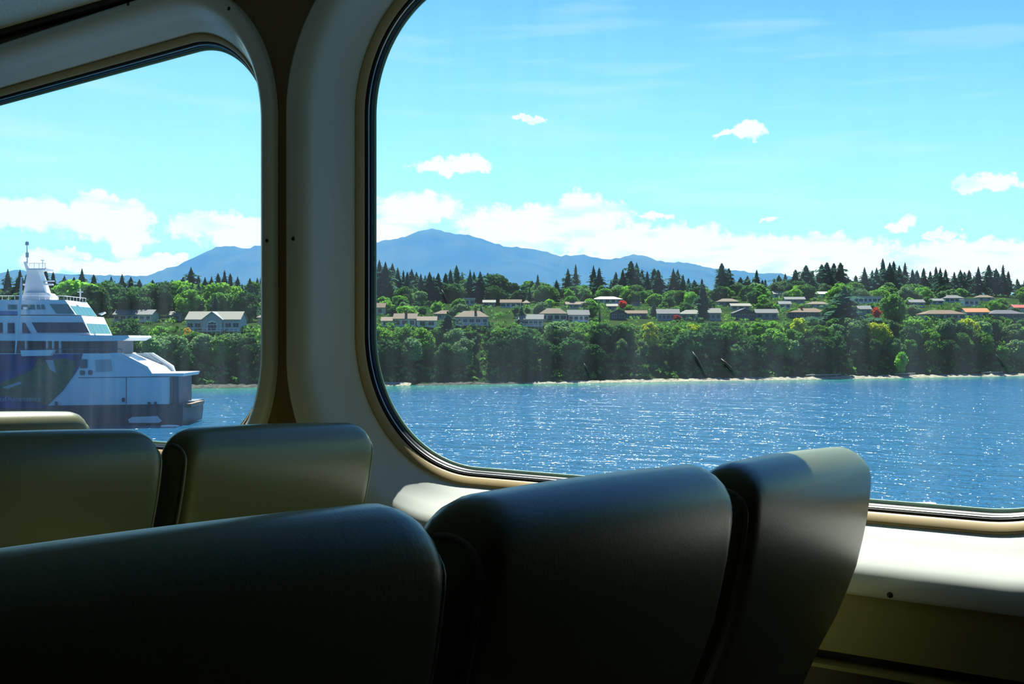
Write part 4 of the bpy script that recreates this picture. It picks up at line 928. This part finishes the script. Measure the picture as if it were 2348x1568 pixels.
# passenger deck
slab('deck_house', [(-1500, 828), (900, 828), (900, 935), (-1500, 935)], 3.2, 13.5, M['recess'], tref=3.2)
slab('side_rail', [(-1500, 905), (930, 898), (930, 904), (-1500, 911)], .2, .3, M['recess'])
for k in range(26):
    u = 930 - k * 38; slab('rail_post', [(u, 900), (u + 4, 900), (u + 4, 936), (u, 936)], .2, .3, M['recess'])
for u in (300, 372, 415, 478, 520): slab('deck_window', [(u, 848), (u + 32, 848), (u + 32, 900), (u, 900)], 3.1, 3.22, M['shipglass'])
for u in (352, 398, 450, 190): slab('deck_pillar', [(u, 828), (u + 12, 828), (u + 12, 935), (u, 935)], .8, 1.4, M['ship'])
slab('lifeboat_platform', [(155, 912), (410, 908), (385, 952), (165, 956)], -1.2, .2, M['ship'])
slab('overhang', [(-1500, 790), (585, 792), (610, 797), (980, 797), (990, 812), (940, 838), (600, 842), (-1500, 826)], .2, 15.5, M['ship'])
# lounge deck
slab('lounge_deck', [(-1500, 642), (622, 646), (692, 795), (-1500, 795)], 1.2, 14.4, M['ship'])
for uv in ([(243, 698), (636, 698), (684, 776), (286, 776)], [(170, 702), (190, 700), (234, 780), (170, 780)], [(58, 702), (110, 702), (112, 780), (58, 780)], [(-60, 700), (20, 700), (20, 778), (-60, 778)]): slab('lounge_window', uv, 1.1, 1.3, M['shipglass'], tref=1.1)
def front_panel(name, tr, ta, tb, e0, e1, f0, f1, mat, off=.06):
    """panel lying on a raked front face whose near edge runs e0 -> e1 (top to bottom) at depth ta"""
    P0, P1 = Vector((*S(*e0, tr),)), Vector((*S(*e1, tr),)); a, b = P0.lerp(P1, f0), P0.lerp(P1, f1); mb = MB()
    mb.prism([(a.x + off, ta, a.y), (a.x + off, tb, a.y), (b.x + off, tb, b.y), (b.x + off, ta, b.y)], [(a.x - .1, ta, a.y), (a.x - .1, tb, a.y), (b.x - .1, tb, b.y), (b.x - .1, ta, b.y)]); return mb.build(name, mat, ferry)
for k in range(5): front_panel('front_window', 1.2, 1.9 + k * 2.4, 4.2 + k * 2.4, (620, 646), (692, 795), .40, .90, M['teal'])
# bridge deck
slab('bridge_deck', [(-1500, 522), (497, 526), (580, 640), (-1500, 640)], 1.6, 13.9, M['ship'])
slab('bridge_wing_band', [(-1500, 612), (135, 612), (135, 640), (-1500, 640)], 1.4, 1.7, pbr('ferry_blue_band', (.08, .22, .42), .5))
slab('bridge_window', [(378, 558), (520, 558), (568, 632), (432, 630)], 1.5, 1.7, M['teal'], tref=1.5)
for u in (60, 140, 215, 240, 280, 315): slab('bridge_window', [(u, 562), (u + (70 if u < 200 else 22), 562), (u + (72 if u < 200 else 30), 598), (u + 2, 598)], 1.5, 1.7, M['teal'], tref=1.5)
for k in range(5): front_panel('front_window', 1.6, 2.2 + k * 2.3, 4.4 + k * 2.3, (497, 526), (580, 640), .38, .97, M['teal'])
slab('boarding_lip', [(750, 632), (795, 618), (800, 626), (770, 642)], 6, 7, M['ship'])
mb = MB()
(s0, z0), (s1, z1) = S(-600, 492, 2), S(490, 492, 2); mb.tube([(s0, 2, z0), (s1, 2, z0)], .05, 4)
for k in range(24): x = s0 + (s1 - s0) * k / 23; mb.tube([(x, 2, z0), (x, 2, z0 - 1.1)], .04, 4)
mb.tube([(s1, 2, z0), (s1 + .4, 13, z0)], .05, 4)
for k in range(8): mb.tube([(s1 + .05 * k, 2 + 11 * k / 7, z0), (s1 + .05 * k, 2 + 11 * k / 7, z0 - 1.1)], .04, 4)
mb.build('roof_rail', M['ship'], ferry)
# mast
slab('mast_base', [(165, 510), (180, 470), (350, 470), (385, 500), (380, 524), (165, 524)], 5.5, 10, M['ship'])
slab('mast_tower', [(212, 292), (285, 288), (352, 480), (178, 480)], 6.3, 9.2, M['ship'])
slab('mast_horn', [(180, 235), (200, 232), (240, 320), (212, 335)], 7.2, 8.2, M['ship'])
slab('mast_platform', [(205, 284), (352, 284), (345, 296), (215, 298)], 5.6, 9.8, M['ship'])
mb = MB()
for u in (225, 262, 300, 345): (s0, z0), (s1, z1) = S(u, 286, 6), S(u, 245, 6); mb.tube([(s0, 6, z0), (s0, 6, z1)], .05, 5)
(s0, z0), (s1, z1) = S(225, 246, 6), S(352, 244, 6); mb.tube([(s0, 6, z0), (s1, 6, z0)], .05, 5); mb.build('mast_rail', M['ship'], ferry)
mb = MB(); (s0, z0), (s1, z1) = S(210, 290, 7.5), S(206, 75, 7.5); mb.tube([(s0, 7.5, z0), (s1, 7.5, z1)], [.12, .06], 6); s2, z2 = S(208, 95, 7.5); mb.box(s2 - .25, s2 + .25, 7.3, 7.7, z2 - .3, z2 + .3); s2, z2 = S(209, 180, 7.5); mb.box(s2 - .22, s2 + .22, 7.3, 7.7, z2 - .5, z2 + .4); mb.build('antenna', M['louver'], ferry)
mb = MB(); (s0, z0), (s1, z1) = S(326, 284, 7), S(326, 222, 7); mb.tube([(s0, 7, z0), (s0, 7, z1)], .06, 5); mb.tube([(s0 - .3, 7, z1), (s0 + .3, 7, z1)], .06, 5); mb.build('antenna', M['louver'], ferry)
slab('radar_arm', [(175, 402), (392, 400), (400, 412), (175, 414)], 7, 8, M['ship'])
slab('radar_arm', [(300, 380), (405, 376), (405, 384), (300, 388)], 7, 8, M['ship'])
mb = MB(); (s0, z0), (s1, z1) = S(615, 522, 8), S(615, 440, 8); mb.tube([(s0, 8, z0), (s0, 8, z1)], .12, 6); mb.tube([(s0 - .5, 8, z1 - .6), (s0 + .5, 8, z1 - .6)], .09, 6); mb.build('light_post', M['ship'], ferry)
mb = MB(); P = [(163, 352), (158, 500), (146, 640), (128, 800), (118, 940)]; mb.tube([(S(u, v, -.8)[0], -.8, S(u, v, -.8)[1]) for u, v in P], [.10, .26, .22, .16, .1], 6); mb.build('davit_pole', M['ship'], ferry)
mb = MB(); s0, z0 = S(196, 585, .8); mb.box(s0 - .3, s0 + .3, .5, 1.1, z0 - .3, z0 + .1); s1, z1 = S(196, 640, .8); mb.tube([(s0, .8, z0), (s0, .8, z1)], .15, 6); mb.build('searchlight', M['ship'], ferry)
# foam at the ferry's bow and a small white splash
M['foam'] = pbr('white_foam', (.85, .88, .88), .8)
def foam(px, py, w, label):
    q = EYE * FPX / (py - HY); r = (px - CX) / FPX * q; V = []; F = []; rn = random.Random(int(px)); nn = 26; V.append((0, 0, .12))
    for k in range(nn): a = 2 * math.pi * k / nn; rr = w / 2 * (.6 + .5 * rn.random()); V.append((rr * math.cos(a), rr * .7 * math.sin(a), .10 + .10 * rn.random()))
    for k in range(nn): a = 2 * math.pi * k / nn; V.append((V[1 + k][0] * 1.15, V[1 + k][1] * 1.15, -.1))
    F = [(0, 1 + k, 1 + (k + 1) % nn) for k in range(nn)] + [(1 + k, 1 + nn + k, 1 + nn + (k + 1) % nn, 1 + (k + 1) % nn) for k in range(nn)]
    o = link('foam_patch', V, F, M['foam']); o.location = out(r, q, 0); o.rotation_euler = (0, 0, YAW); tag(o, label, 'sea foam', kind='stuff')
foam(2126, 1157, 1.9, 'small white splash on the sea low in the right window'); foam(388, 977, 3.5, 'white foam under the ferry bow')
